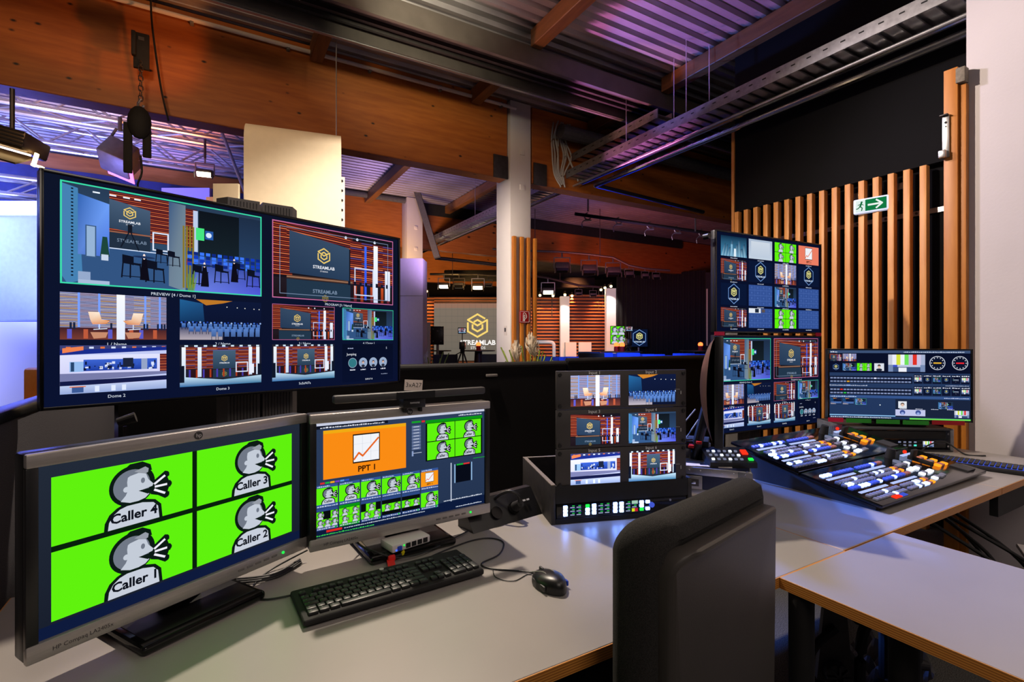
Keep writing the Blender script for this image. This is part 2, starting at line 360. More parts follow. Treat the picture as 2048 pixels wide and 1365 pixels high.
def sc_program(D, safe=True, fr=(200, 110, 160)):
    D.rect(0, 0, 1, 1, (24, 20, 28))
    slats(D, 0.0, 0.3, 0.14, 1, 26, REDS, (46, 16, 20)); slats(D, 0.1, 0.82, 0.62, 1, 6, REDS, (40, 18, 22), tilt=-0.06)
    slats(D, 0.6, 0.24, 1, 0.9, 22, REDS + [(90, 70, 140)], (56, 22, 26), seg=4)
    D.poly([(0.12, 0.34), (0.59, 0.31), (0.59, 0.78), (0.12, 0.9)], (40, 62, 88), [(36, 56, 84), (40, 62, 90), (56, 78, 104), (52, 72, 98)])
    logotext(D, 0.38, 0.62, 0.105)
    D.rect(0.1, 0.27, 0.62, 0.31, (96, 66, 52)); D.rect(0.1, 0.285, 0.62, 0.293, (190, 140, 110))
    D.rect(0.0, 0.0, 1, 0.27, (28, 18, 24), (34, 26, 34)); D.poly([(0.1, 0.02), (0.6, 0.02), (0.6, 0.26), (0.1, 0.26)], (34, 54, 74))
    D.text('STREAMLAB', 0.39, 0.1, 0.05, (120, 140, 165), bold=0.02); hexlogo(D, 0.39, 0.03, 0.05, (150, 130, 60))
    for i, x in enumerate((0.63, 0.69, 0.78, 0.88, 0.94)): D.rect(x, 0.02, x + 0.025, 0.25, (140, 48, 28) if i % 2 else (90, 30, 50), (200, 80, 36))
    D.rect(0.725, 0.05, 0.745, 0.85, (50, 80, 230), (60, 110, 250)); D.rect(0.81, 0.02, 0.85, 0.88, (215, 225, 250), (250, 252, 255))
    D.rect(0.92, 0.06, 0.97, 0.52, (205, 215, 240), (240, 245, 255))
    D.frame(0.635, 0.11, 0.81, 0.52, 0.018, (205, 214, 235))
    for x in (0.56, 0.66, 0.82): D.circ(x, 0.93, 0.02, (230, 240, 255))
    D.k += 1
    for i in range(9): D.rect(0.58 + i * 0.05, 0.25, 0.6 + i * 0.05, 0.31, (18, 24, 44), lift=False)
    if safe: D.frame(0.05, 0.06, 0.95, 0.94, 0.008, (120, 140, 170))
    if fr: D.frame(0, 0, 1, 1, 0.012, fr)
def stool(D, x, y, s, c=(14, 18, 34)):
    a = D.asp(); D.poly([(x - s / a * .6, y + s), (x + s / a * .1, y + s * .85), (x + s / a * .1, y + s * 1.5), (x - s / a * .6, y + s * 1.6)], c)
    D.poly([(x - s / a * .6, y + s * .95), (x + s / a * .5, y + s * .85), (x + s / a * .6, y + s * 1.0), (x - s / a * .5, y + s * 1.1)], c)
    for dx in (-.55, -.1, .5): D.line([(x + dx * s / a, y + s), (x + (dx * 1.15) * s / a, y - .1 * s)], s * .09, c)
    D.line([(x - .6 * s / a, y), (x + .55 * s / a, y)], s * .06, c)
def sc_dome1(D, fr=(60, 220, 170)):
    D.rect(0, 0, 1, 1, (52, 84, 116), (40, 60, 86))
    D.poly([(0, 0), (.35, 0), (1, .02), (1, .4), (0, .42)], (50, 84, 130)); D.poly([(.6, 0), (1, .0), (1, .36), (.62, .4)], (90, 110, 210), [(110, 130, 235), (80, 90, 220), (40, 60, 150), (50, 80, 150)])
    D.poly([(0, .1), (.03, .0), (.09, .05), (.07, .95), (0, .98)], (70, 130, 180)); D.k += 1
    for i in range(26): D.rect(.043, .08 + i * .034, .052, .094 + i * .034, (14, 24, 40), lift=False)
    D.poly([(.07, .3), (.2, .3), (.2, .84), (.07, .9)], (120, 160, 226), [(90, 130, 210), (70, 110, 220), (110, 160, 250), (50, 100, 180)]); D.rect(.1, .28, .145, .6, (150, 180, 215)); D.frame(.1, .28, .145, .6, .01, (60, 90, 130))
    slats(D, .2, .5, .48, .98, 24, REDS, (44, 18, 30)); D.poly([(.2, .6), (.385, .57), (.385, .84), (.2, .9)], (48, 68, 92), [(46, 66, 90)] * 2 + [(70, 92, 118)] * 2)
    logotext(D, .29, .78, .06, st=True); D.rect(.2, .4, .385, .56, (34, 48, 66)); D.text('STREAMLAB', .3, .47, .035, (130, 150, 175)); D.rect(.2, .56, .4, .575, (150, 96, 74))
    D.frame(.395, .42, .475, .62, .014, (225, 235, 255)); D.rect(.2, .39, .48, .4, (215, 230, 255))
    for x in (.13, .2, .26, .31): D.rect(x, .93, x + .03, .945, (235, 245, 255))
    D.poly([(.475, .05), (.56, .0), (.56, .97), (.475, .98)], (126, 146, 160), [(110, 130, 150), (120, 144, 160), (110, 130, 146), (60, 90, 130)])
    slats(D, .56, .5, .62, .94, 22, REDS, (44, 18, 30)); D.rect(.6, .45, .625, .93, (190, 205, 235)); D.k += 1
    for i in range(4): D.rect(.545 + i * .017, .04, .555 + i * .017, .74, (136, 118, 44), lift=False)
    D.rect(.565, .3, .59, .37, (130, 60, 80)); D.rect(.63, .42, .86, .94, (22, 34, 42), (14, 20, 28)); D.rect(.86, .3, 1, .95, (40, 66, 100), (30, 46, 70))
    D.rect(.615, .6, .66, .74, (70, 230, 130)); D.rect(.665, .62, .71, .72, (40, 90, 170)); D.circ(.685, .67, .03, (220, 235, 255))
    D.k += 1
    rn = random.Random(3)
    for r_ in range(4):
        for i in range(13): D.rect(.57 + i * .033, .3 + r_ * .042, .594 + i * .033, .335 + r_ * .042, [(20, 60, 190), (14, 40, 130), (60, 120, 250)][rn.randrange(3)], lift=False)
    for x, y, s in ((.3, .12, .14), (.41, .09, .14), (.5, .28, .1), (.44, .3, .09), (.64, .1, .14), (.76, .14, .13), (.86, .2, .12), (.95, .12, .13)): stool(D, x, y, s)
    for x, y in ((.355, .12), (.66, .1), (.83, .18)):
        D.poly([(x - .02, y - .03), (x + .025, y - .03), (x + .01, y + .23), (x - .008, y + .23)], (14, 12, 24)); D.circ(x, y + .22, .012, (255, 230, 220), ry=.03); D.circ(x, y + .215, .1, (30, 50, 90), ry=.012)
    D.line([(.29, .6), (.25, .42)], .012, (20, 26, 40)); D.line([(.29, .6), (.33, .4)], .012, (20, 26, 40)); D.rect(.28, .58, .3, .66, (20, 24, 36))
    for i in range(8): D.line([(.575 + i * .004, .0), (.565 + i * .008, .16 + (i % 3) * .04)], .006, (110, 160, 60))
    D.poly([(.16, .3), (.2, .3), (.19, .5), (.17, .5)], (30, 70, 60)); D.rect(.165, .26, .195, .32, (200, 215, 235)); D.rect(.07, .0, .2, .05, (170, 190, 220)); D.rect(.07, .05, .12, .13, (150, 170, 205))
    if fr: D.frame(0, 0, 1, 1, .014, fr)
def sc_chairs(D):
    slats(D, 0, .22, 1, 1, 26, BLUS, (66, 44, 48), seg=6)
    for x in (.15, .33, .77, .92): D.rect(x, .22, x + .02, 1, (120, 160, 255))
    D.rect(0, 0, 1, .26, (120, 60, 50), (60, 30, 40)); D.rect(.5, .0, .58, 1, (225, 235, 255), (250, 252, 255))
    for i, x in enumerate((.06, .2, .42, .62, .72, .86)): D.rect(x, .02, x + .04, .22, (190, 90, 60) if i % 2 else (90, 90, 200))
    for cx, k in ((.34, 1), (.66, -1)):
        D.poly([(cx - .1 * k, .6), (cx + .0 * k, .6), (cx + .02 * k, .44), (cx + .1 * k, .42), (cx + .06 * k, .34), (cx - .06 * k, .33), (cx - .08 * k, .42)], (244, 214, 190), [(255, 226, 200), (255, 236, 214), (240, 190, 150), (235, 160, 110), (220, 140, 90), (230, 150, 100), (240, 200, 170)])
        D.line([(cx, .33), (cx, .24)], .02, (210, 220, 240)); D.line([(cx - .05, .22), (cx + .07, .24)], .018, (220, 230, 250)); D.poly([(cx - .08, .16), (cx + .08, .16), (cx + .06, .04), (cx - .05, .02)], (200, 140, 110))
    D.k += 1
    for x in (.08, .11, .44, .76, .79, .9, .94, .97): D.rect(x, .22, x + .02, .36, (24, 36, 66), lift=False)
def sc_audience(D):
    D.rect(0, 0, 1, 1, (10, 16, 40), (14, 24, 56)); D.poly([(0, .45), (.28, .45), (.26, .9), (0, .98)], (26, 74, 120), [(20, 60, 104), (18, 50, 90), (30, 80, 130), (34, 96, 150)])
    D.poly([(.18, 1), (.62, 1), (.5, .93), (.3, .86)], (190, 120, 40)); D.rect(0, 0, .5, .3, (180, 170, 180), (60, 70, 110)); D.k += 1
    for i in range(24): D.circ(.02 + i * .042, .42 + (i % 2) * .015, .024, [(60, 110, 210), (30, 60, 150), (150, 180, 230)][i % 3], n=8)
    for r_, (n, y, h, x0) in enumerate(((16, .3, .1, 0.02), (12, .2, .13, .1), (8, .08, .2, .36))):
        D.k += 1
        for i in range(n):
            x = x0 + i * (1 - x0) / n; w_ = (1 - x0) / n * .72
            D.rect(x, y, x + w_, y + h, (40, 80, 150) if r_ < 2 else (66, 96, 150), (90, 130, 200), lift=False); D.rect(x, y - h * .5, x + .006, y, (16, 24, 50), lift=False); D.rect(x + w_ - .006, y - h * .5, x + w_, y, (16, 24, 50), lift=False)
    for x in (.55, .68, .78, .9, .97): D.circ(x, .84 - (x - .55) * .06, .014, (240, 240, 230), n=8)
def sc_dome2(D):
    D.rect(0, 0, 1, 1, (196, 204, 246)); D.rect(0, .9, 1, 1, (60, 66, 120)); D.k += 1
    for i in range(10): D.rect(.05 + i * .1, .93, .09 + i * .1, .97, (220, 230, 255) if i % 3 else (230, 120, 60), lift=False)
    D.poly([(0, .8), (1, .88), (1, .96), (0, .9)], (26, 44, 140)); D.rect(0, .4, 1, .8, (214, 214, 250), (226, 228, 255)); D.poly([(.02, .84), (.2, .9), (.2, .98), (.02, .94)], (240, 130, 80))
    D.rect(.08, .45, .2, .66, (150, 190, 240)); D.rect(.09, .46, .12, .65, (40, 70, 110)); D.rect(.2, .46, .9, .7, (30, 60, 160), (60, 100, 210)); D.k += 1
    rn = random.Random(5)
    for i in range(60):
        x = rn.uniform(.2, .88); y = rn.uniform(.46, .6); D.rect(x, y, x + rn.uniform(.01, .03), y + rn.uniform(.02, .07), [(16, 24, 60), (220, 230, 255), (50, 90, 200)][rn.randrange(3)], lift=False)
    D.rect(.56, .52, .66, .72, (28, 36, 60)); D.rect(.74, .46, .8, .7, (150, 165, 200)); slats(D, .93, .36, 1, .8, 14, REDS, (60, 30, 40))
    D.poly([(0, .24), (1, .34), (1, .4), (0, .42)], (120, 124, 170)); D.poly([(0, .16), (1, .2), (1, .3), (0, .26)], (20, 26, 70)); D.rect(0, 0, 1, .17, (150, 170, 220), (190, 205, 240))
    for x in (.3, .45, .55): D.rect(x, .02, x + .04, .14, (225, 235, 255))
    D.rect(.1, .02, .2, .13, (60, 90, 150)); D.rect(.08, .13, .22, .15, (230, 120, 60))
def sc_dome3(D, pale=False):
    D.rect(0, 0, 1, 1, (34, 34, 48)); slats(D, .04, .42, .96, .95, 22, REDS + [(110, 90, 160)], (60, 26, 30), seg=7)
    D.rect(.38, .4, .66, .86, (40, 62, 84), (70, 96, 120)); logotext(D, .52, .66, .075, st=False); D.rect(.1, .2, .92, .4, (44, 20, 26))
    D.rect(.38, .18, .66, .38, (34, 54, 70)); hexlogo(D, .52, .27, .06, (150, 140, 60)); D.k += 1
    for i in range(10): D.rect(.1 + i * .08, .2, .12 + i * .08, .4, (170, 60, 30) if i % 2 else (70, 60, 170), lift=False)
    for x in (.02, .2, .83, .93): D.rect(x, .22, x + .045, .94, (200, 220, 245), (245, 250, 255))
    D.frame(.66, .3, .82, .56, .025, (220, 230, 250)); D.rect(.84, .26, .9, .5, (235, 240, 255)); D.poly([(0, 0), (1, 0), (1, .2), (.5, .13), (0, .24)], (70, 110, 150) if not pale else (120, 135, 130), [(50, 110, 170), (60, 120, 160), (190, 220, 240), (140, 190, 220), (200, 230, 250)])
    D.rect(.0, .1, .05, .5, (16, 22, 40)); D.rect(.95, .2, 1, .5, (16, 22, 40)); D.k += 1
    for i in range(9): D.rect(.05 + i * .11, .95, .09 + i * .11, .99, (210, 235, 250), lift=False)
GR = (96, 242, 14)
def caller(D, txt=None, black=(12, 26, 20), bg=GR, big=True):
    D.rect(0, 0, 1, 1, bg)
    a = D.asp(); s = 1 / a; ox = 0.5 - 0.5 * 1.78 * s
    def X(x): return ox + x * s
    def q(p): return [(X(x), y) for x, y in p]
    face = (196, 204, 216); hair = (112, 120, 134); fl = (200, 207, 220)
    D.poly(q([(.55, 0), (.56, .12), (.62, .24), (.72, .32), (.84, .37), (1.1, .37), (1.27, .32), (1.36, .22), (1.38, 0)]), black)
    D.circ(X(.94), .63, .325, black, n=36); D.poly(q([(.84, .93), (.9, .98), (1.08, .99), (1.2, .92), (1.22, .82), (.95, .85)]), black)
    for e in ((1.43, .7), (1.47, .53), (1.43, .36)): D.line([(X(1.2), .53), (X(e[0]), e[1])], .115, black, True)
    D.poly(q([(1.2, .62), (1.43, .72), (1.5, .53), (1.43, .33), (1.2, .42)]), black)
    D.circ(X(.93), .63, .26, hair, n=36)
    D.poly(q([(.96, .85), (1.12, .9), (1.17, .86), (1.16, .8), (1.1, .78)]), (150, 156, 166))
    D.poly(q([(.9, .79), (1.02, .815), (1.13, .78), (1.165, .68), (1.24, .59), (1.225, .555), (1.04, .52), (1.18, .44), (1.12, .385), (1.02, .36), (.9, .36), (.77, .41), (.84, .49), (.87, .56), (.86, .7), (.87, .77)]), face, )
    D.circ(X(.85), .585, .045, face, n=14); D.circ(X(1.085), .68, .03, hair, ry=.045, n=14); D.poly(q([(1.02, .525), (1.23, .535), (1.16, .44)]), black)
    for l in (((1.26, .58), (1.41, .68)), ((1.27, .53), (1.44, .53)), ((1.26, .48), (1.41, .39))): D.line([(X(l[0][0]), l[0][1]), (X(l[1][0]), l[1][1])], .035, (240, 240, 250))
    D.poly(q([(.6, 0), (.615, .12), (.67, .22), (.76, .29), (.86, .32), (1.08, .32), (1.24, .28), (1.31, .2), (1.33, 0)]), fl)
    if txt: D.text(txt, X(.965), .09, .15, (14, 18, 28), bold=.03)
def quad_callers(D, txt=True, gap=.012):
    D.rect(0, 0, 1, 1, (8, 30, 12)); g = gap; names = {(0, 1): 'Caller 4', (1, 1): 'Caller 3', (0, 0): 'Caller 1', (1, 0): 'Caller 2'}
    for (i, j), nme in names.items():
        D.push(i * (.5 + g / 2), j * (.5 + g), i * (.5 + g / 2) + .5 - g / 2, j * (.5 + g) + .5 - g); caller(D, nme if txt else None); D.pop()
def sc_ppt(D, bg=(250, 140, 20), txt=True):
    D.rect(0, 0, 1, 1, bg); a = D.asp(); w_ = .28 / a * 1.05
    D.rect(.5 - w_ - .02 / a, .27, .5 + w_ + .02 / a, .93, (30, 18, 14)); D.rect(.5 - w_, .3, .5 + w_, .9, (242, 244, 250)); D.k += 1
    for k in (1, 2): D.rect(.5 - w_, .3 + .2 * k, .5 + w_, .305 + .2 * k, (205, 212, 226), lift=False); D.rect(.5 - w_ + 2 * w_ * k / 3, .3, .5 - w_ + 2 * w_ * k / 3 + .004, .9, (205, 212, 226), lift=False)
    D.line([(.5 - w_ * .97, .36), (.5 - w_ * .6, .5), (.5 - w_ * .3, .42), (.5 + w_ * .95, .8)], .04, (232, 104, 34))
    if txt: D.text('PPT 1', .5, .07, .13, (60, 26, 6), bold=.03)
def sc_badge(D):
    D.rect(0, 0, 1, 1, (10, 22, 52)); a = D.asp()
    hx = [(0, .46), (.36, .24), (.36, -.22), (0, -.46), (-.36, -.22), (-.36, .24), (0, .46)]
    D.line([(.5 + x / a, .52 + y) for x, y in hx], .035, (110, 150, 210)); hexlogo(D, .5, .6, .2, (226, 222, 140), w=.2); D.text('STREAMLAB', .5, .24, .085, (200, 220, 245), bold=.02)
def sc_grid(D, thumb=False):
    D.rect(0, 0, 1, 1, (52, 82, 150)); D.k += 1
    for i in range(1, 4): D.rect(i * .25, 0, i * .25 + .006, 1, (80, 112, 184), lift=False); D.rect(0, i * .25, 1, i * .25 + .012, (80, 112, 184), lift=False)
    for i in range(4):
        for j in range(4): D.circ(.125 + i * .25, .125 + j * .25, .05, (66, 98, 168), n=8)
    if thumb:
        D.rect(0, .76, .5, 1, (226, 232, 240)); D.rect(.26, .78, .42, .98, (30, 40, 60)); D.rect(.54, .8, .68, .96, (90, 80, 80))
def sc_sky(D):
    D.rect(0, 0, 1, 1, (70, 140, 180), (16, 44, 70)); rn = random.Random(9)
    for i in range(9):
        x = .02 + i * .11; h = rn.uniform(.4, .9); D.poly([(x, 0), (x + .12, 0), (x + .09 + (.5 - x) * .15, h), (x + .02 + (.5 - x) * .2, h - .05)], (20, 60, 90), [(150, 200, 225), (60, 120, 160), (20, 50, 80), (40, 90, 130)])
    D.rect(.5, 0, .58, .4, (225, 240, 250)); D.rect(.38, 0, .45, .6, (130, 180, 210))
def sc_people(D):
    D.rect(0, 0, 1, 1, (8, 16, 44), (8, 14, 36)); D.scribble(.1, .87, .2, .03, (160, 170, 200)); D.text('S', .86, .86, .06, (200, 210, 230)); D.text('Jumping', .17, .7, .065, (225, 230, 240))
    for i, c in enumerate(((50, 120, 130), (150, 170, 200), (150, 170, 200), (150, 170, 200))):
        x = .19 + i * .2; D.circ(x, .5, .13, (170, 190, 215), n=20); D.circ(x, .5, .12, c, n=20)
        if i: D.circ(x, .52, .04, (60, 50, 60), n=10); D.circ(x, .41, .055, (40, 44, 60), ry=.04, n=10); D.circ(x, .505, .03, (220, 180, 160), n=10)
        D.scribble(x - .05, .3, x + .05, .035, (220, 225, 240), i)
    D.scribble(.75, .16, .88, .02, (150, 160, 190)); D.text('INPUT 8', .5, .03, .045, (225, 230, 240))
def mv_layout(D):                                        # 10-tile multiview used by two of the televisions
    D.rect(0, 0, 1, 1, (10, 18, 48), (14, 20, 40)); TX = (215, 225, 240)
    def tile(x0, y0, x1, y1, f, lb=None, **k):
        D.push(x0, 1 - y1, x1, 1 - y0); f(D, **k); D.pop()
        if lb: D.text(lb, (x0 + x1) / 2, 1 - y1 - .028, .0145, TX)
    tile(.028, .019, .488, .467, sc_dome1, 'PREVIEW [4 / Dome 1]'); tile(.521, .019, .977, .467, sc_program, 'PROGRAM [3 / Name]')
    tile(.028, .503, .241, .711, sc_chairs, '1 / Name'); tile(.272, .503, .488, .711, sc_audience, '2 / Name'); tile(.521, .503, .733, .711, sc_program, '3 / Name', safe=False); tile(.763, .503, .977, .711, sc_dome1, '4 / Dome 1')
    tile(.028, .737, .241, .95, sc_dome2, 'Dome 2'); tile(.272, .737, .488, .95, sc_dome3, 'Dome 3'); tile(.521, .737, .733, .95, sc_dome3, 'SuSaNi7a', pale=True); tile(.763, .737, .977, .985, sc_people)
def mv16(D):
    D.rect(0, 0, 1, 1, (9, 16, 42)); cs = ((.04, .265), (.285, .505), (.53, .745), (.77, .985)); rs = ((.03, .235), (.26, .48), (.51, .73), (.755, .96))
    g = [[sc_sky, None, 'q', 'p'], [sc_program, sc_badge, sc_chairs, sc_badge], [sc_badge, sc_grid, sc_dome1, sc_grid], [sc_program, 't', 'q', sc_grid]]
    for j, row in enumerate(g):
        for i, f in enumerate(row):
            D.push(cs[i][0], 1 - rs[j][1], cs[i][1], 1 - rs[j][0])
            if f is None: D.rect(0, 0, 1, 1, (196, 210, 226), (170, 186, 208)); D.rect(.1, .1, .9, .9, (190, 204, 222), (206, 216, 228))
            elif f == 'q': quad_callers(D, False)
            elif f == 'p': sc_ppt(D, (236, 126, 100)); 
            elif f == 't': sc_grid(D, True)
            elif f in (sc_program, sc_dome1): f(D, fr=None)
            else: f(D)
            D.pop(); D.scribble((cs[i][0] + cs[i][1]) / 2 - .03, 1 - rs[j][1] - .02, (cs[i][0] + cs[i][1]) / 2 + .03, .009, (200, 210, 230), i + j)
def ui_callers(D):                                       # conference software on the right desk monitor
    D.rect(0, 0, 1, 1, (36, 52, 80), (44, 60, 90)); D.rect(0, .0, 1, .09, (12, 26, 60)); D.rect(0, .975, 1, 1, (200, 205, 225)); D.rect(0, .945, .38, .972, (14, 18, 32)); D.scribble(.02, .95, .36, .014, (210, 215, 230)); D.scribble(.82, .95, .98, .014, (210, 215, 230))
    D.rect(.035, .5, .485, .93, (250, 140, 20)); D.rect(.035, .9, .485, .93, (240, 170, 20)); D.push(.035, .5, .485, .9); sc_ppt(D); D.pop()
    D.k += 1
    for i in range(8): D.rect(.52, .66 + i * .03, .575, .685 + i * .03, (96, 112, 150), lift=False); D.rect(.53, .669 + i * .03, .565, .677 + i * .03, (210, 216, 230), lift=False)
    D.rect(.52, .92, .575, .938, (20, 160, 40)); D.rect(.58, .92, .6, .938, (220, 40, 50)); D.rect(.52, .6, .53, .65, (140, 160, 200)); D.rect(.53, .625, .58, .63, (200, 210, 230))
    D.rect(.605, .53, .985, .935, (6, 10, 14)); D.rect(.605, .905, .985, .935, (10, 150, 20)); D.push(.615, .54, .975, .9); quad_callers(D); D.pop()
    D.k += 1
    for i, c in enumerate(((220, 40, 50), (30, 180, 60), (240, 170, 30), (120, 60, 190), (90, 150, 220), (40, 80, 200))): D.rect(.02 + i * .025, .462, .042 + i * .025, .478, c, lift=False)
    for i in range(6):
        x0, x1 = .0 + i * .115, .108 + i * .115; D.rect(x0, .255, x1, .455, (52, 84, 150)); D.push(x0, .285, x1, .43)
        (caller(D, 'Caller') if i < 5 else sc_ppt(D, (250, 150, 20))); D.pop(); D.scribble(x0 + .005, .262, x1, .012, (190, 200, 220), i); D.scribble(x0 + .005, .437, x1 - .04, .01, (210, 220, 240), i)
        D.rect(x0, .06, x1, .25, (46, 74, 134) if i != 1 else (10, 150, 20)); D.push(x0, .085, x1, .225); D.rect(0, 0, 1, 1, (8, 12, 14))
        if i == 5: caller(D, 'Caller')
        else:
            lay = {0: ((0, 0), (1, 0), (2, 0), (0, 1), (2, 1)), 1: ((0, 0), (1.5, 0), (0, 1), (1.5, 1)), 2: ((0, 0), (1.5, 0), (.75, 1)), 3: ((0, .5), (1.5, .5)), 4: ((0, .5), (1.5, .5))}[i]
            for (a_, b_) in lay:
                w_ = .32 if i == 0 else .49; D.push(a_ * .333, b_ * .5, min(1, a_ * .333 + w_), b_ * .5 + .48); caller(D); D.pop()
        D.pop(); D.scribble(x0 + .005, .067, x1, .012, (190, 200, 220), i + 9); D.rect(x1 - .015, .064, x1 - .006, .08, (20, 180, 60))
    D.rect(.765, .09, .772, .48, (190, 200, 220)); D.rect(.8, .27, .9, .46, (8, 12, 24)); D.rect(.805, .445, .85, .46, (20, 180, 50)); D.rect(.852, .445, .895, .46, (220, 50, 50)); D.rect(.79, .27, .797, .46, (150, 190, 230)); D.rect(.905, .27, .912, .46, (150, 190, 230))
    D.rect(.05, .035, .13, .055, (220, 40, 30)); D.scribble(.0, .012, .3, .012, (60, 200, 80)); D.scribble(.14, .04, .6, .01, (200, 210, 225)); D.scribble(.72, .1, .98, .012, (220, 226, 240)); D.rect(.92, .49, 1, .497, (20, 160, 50)); D.scribble(.8, .02, .98, .012, (200, 210, 230))
def bars(D):
    cs = [(200, 205, 220), (235, 238, 250), (215, 225, 60), (235, 245, 250), (110, 225, 90), (200, 190, 220), (225, 50, 40), (205, 195, 225), (170, 180, 210)]
    for i, c in enumerate(cs): D.rect(i / 9, .4, (i + 1) / 9, 1, c)
    D.rect(0, 0, 1, .4, (60, 80, 120)); D.rect(0, 0, .13, .4, (120, 140, 180)); D.rect(.87, 0, 1, .4, (120, 140, 180)); D.rect(.13, .28, .25, .4, (60, 80, 200)); D.rect(.28, .0, .5, .24, (240, 242, 250)); D.rect(.25, .28, .87, .4, (190, 200, 225))
def dial(D, cx, cy, r, c):
    D.circ(cx, cy, r, (200, 206, 220), n=32); D.circ(cx, cy, r * .9, (12, 20, 44), n=32); a = D.asp(); D.k += 1
    for i in range(12):
        t = i * math.pi / 6; D.circ(cx + r * .75 * math.cos(t) / a, cy + r * .75 * math.sin(t), r * .07, (225, 228, 240), n=6)
    D.rect(cx - r * .5 / a, cy - r * .1, cx + r * .5 / a, cy + r * .1, c)
def ui_switcher(D):
    D.rect(0, 0, 1, 1, (34, 54, 92), (40, 60, 96)); D.rect(0, .96, 1, 1, (60, 80, 116)); D.scribble(.01, .97, .06, .016, (225, 230, 240)); D.scribble(.54, .97, .96, .014, (200, 210, 230)); D.rect(0, .67, 1, .96, (10, 16, 40))
    def T(x0, y0, x1, y1, f, **k): D.push(x0, y0, x1, y1); f(D, **k); D.pop()
    T(.0, .84, .09, .95, sc_program, safe=False, fr=None); T(.1, .84, .2, .95, sc_chairs); T(.02, .7, .08, .8, sc_badge); T(.1, .7, .2, .81, sc_dome1, fr=None); T(.205, .7, .31, .81, quad_callers, txt=False)
    D.rect(.33, .7, .4, .81, (220, 225, 235)); D.circ(.365, .775, .02, (70, 60, 60)); D.circ(.365, .755, .018, (225, 190, 170)); D.circ(.365, .715, .04, (40, 44, 60), ry=.02)
    T(.43, .69, .69, .94, bars); dial(D, .775, .82, .1, (220, 170, 50)); dial(D, .93, .82, .1, (230, 40, 50))
    for y, hot in ((.58, (220, 225, 250)), (.53, (230, 170, 50)), (.41, (225, 50, 40)), (.36, (50, 200, 80))):
        D.rect(0, y - .015, .6, y + .04, (16, 24, 48)); D.k += 1
        for i in range(24): D.rect(.008 + i * .0245, y, .027 + i * .0245, y + .02, hot if i == {.58: 13, .53: 5, .41: 3, .36: 4}[y] else (130, 145, 185), lift=False)
    for y in (.52, .35):
        for i in range(6):
            D.rect(.61 + i * .065, y, .67 + i * .065, y + .13, (14, 20, 44)); D.scribble(.615 + i * .065, y + .105, .668 + i * .065, .016, (210, 216, 235), i)
            T(.615 + i * .065, y + .03, .665 + i * .065, y + .09, (bars, sc_badge, sc_dome1, sc_badge, sc_people, bars)[i])
    D.scribble(.0, .475, .28, .014, (190, 200, 225)); D.scribble(.83, .49, .99, .01, (190, 200, 225)); D.rect(.125, .475, .155, .49, (160, 190, 250)); D.rect(0, .3, 1, .335, (54, 84, 140)); D.scribble(.01, .31, .2, .014, (190, 210, 240)); D.scribble(.82, .31, .99, .012, (200, 210, 240))
    for i, f in enumerate((sc_audience, sc_audience, sc_dome1)): T(.01 + i * .09, .2, .09 + i * .09, .29, f)
    D.rect(0, .035, .48, .05, (140, 190, 235)); D.rect(.48, .03, 1, .29, (26, 36, 60)); D.rect(.5, .16, .56, .26, (225, 230, 238)); D.circ(.53, .215, .025, (90, 70, 60)); D.circ(.53, .205, .02, (225, 190, 170)); D.rect(.48, .05, .69, .14, (196, 200, 236))
    for x in (.53, .64): D.circ(x, .1, .035, (60, 80, 150)); D.circ(x, .085, .02, (150, 170, 225))
    T(.78, .16, .88, .26, sc_dome1, fr=None); T(.89, .04, .99, .14, bars); D.rect(.58, .0, 1, .02, (110, 220, 90)); D.k += 1
    for i in range(4): D.scribble(.51 + i * .11, .148, .56 + i * .11, .01, (210, 216, 235), i)
    D.scribble(.01, .008, .45, .014, (210, 220, 240)); D.circ(.37, .2, .008, (240, 250, 255))

# ================================================================== the room
struct(B((4, 10, -0.05), (26, 30, 0.1)).build('floor', 'carpet'))
mb = MB(); prof = []; y = -2.6
while y < 23.5:
    prof += [(y, 4.35), (y + 0.02, 4.385), (y + 0.075, 4.385), (y + 0.095, 4.35)]; y += 0.14
fr = [[mb.bm.verts.new((x, p[0], p[1])) for p in prof] for x in (-8.5, 15)]
for i in range(len(prof) - 1): mb.bm.faces.new((fr[0][i], fr[1][i], fr[1][i + 1], fr[0][i + 1]))
struct(mb.build('ceiling', 'deck', ang=20))
struct(B((4.35, -0.75, 2.17), (0.8, 4.016, 4.34)).build('wall_right', 'wallp'))
struct(B((3, 23.6, 2.2), (24, 0.1, 4.4)).build('wall_far', 'drape'))
struct(B((-8.5, 10, 2.2), (0.1, 27, 4.4)).build('wall_left', 'drape'))
struct(B((15, 10, 2.2), (0.1, 27, 4.4)).build('wall_studio', 'drape'))
struct(B((4.56, 2.22, 2.12), (0.1, 1.96, 4.24)).build('wall_booth', 'panel'))

# batten wall
tag(B((4.47, 2.2, 3.44), (0.045, 2.02, 1.6)).build('wall_panel', 'panel'), 'black board above the upright battens, reaching up to the ceiling', 'wall panel')
tag(B((4.46, 2.2, 4.262), (0.05, 2.04, 0.03)).build('top_batten', 'timber'), 'thin pine batten along the top edge of the black board', 'batten')
bat = tag(B((0, 0, 1.315), (0.055, 0.042, 2.63), 0.002).build('wall_batten', 'timber'), '', 'batten')
NB = 16
for i in range(NB):
    o = bat if i == 0 else dup(bat)
    o.location = (4.43, 3.165 - i * 0.1012, 0)
    o['label'] = ('pine batten at the far end of the batten wall, furthest from the white wall' if i == 0 else 'pine batten nearest the broad corner post' if i == NB - 1 else
                  'pine batten %s from the far end of the black wall' % ('second third fourth fifth sixth seventh eighth ninth tenth eleventh twelfth thirteenth fourteenth fifteenth'.split()[i - 1]))
    o['group'] = 'upright battens on the black wall'
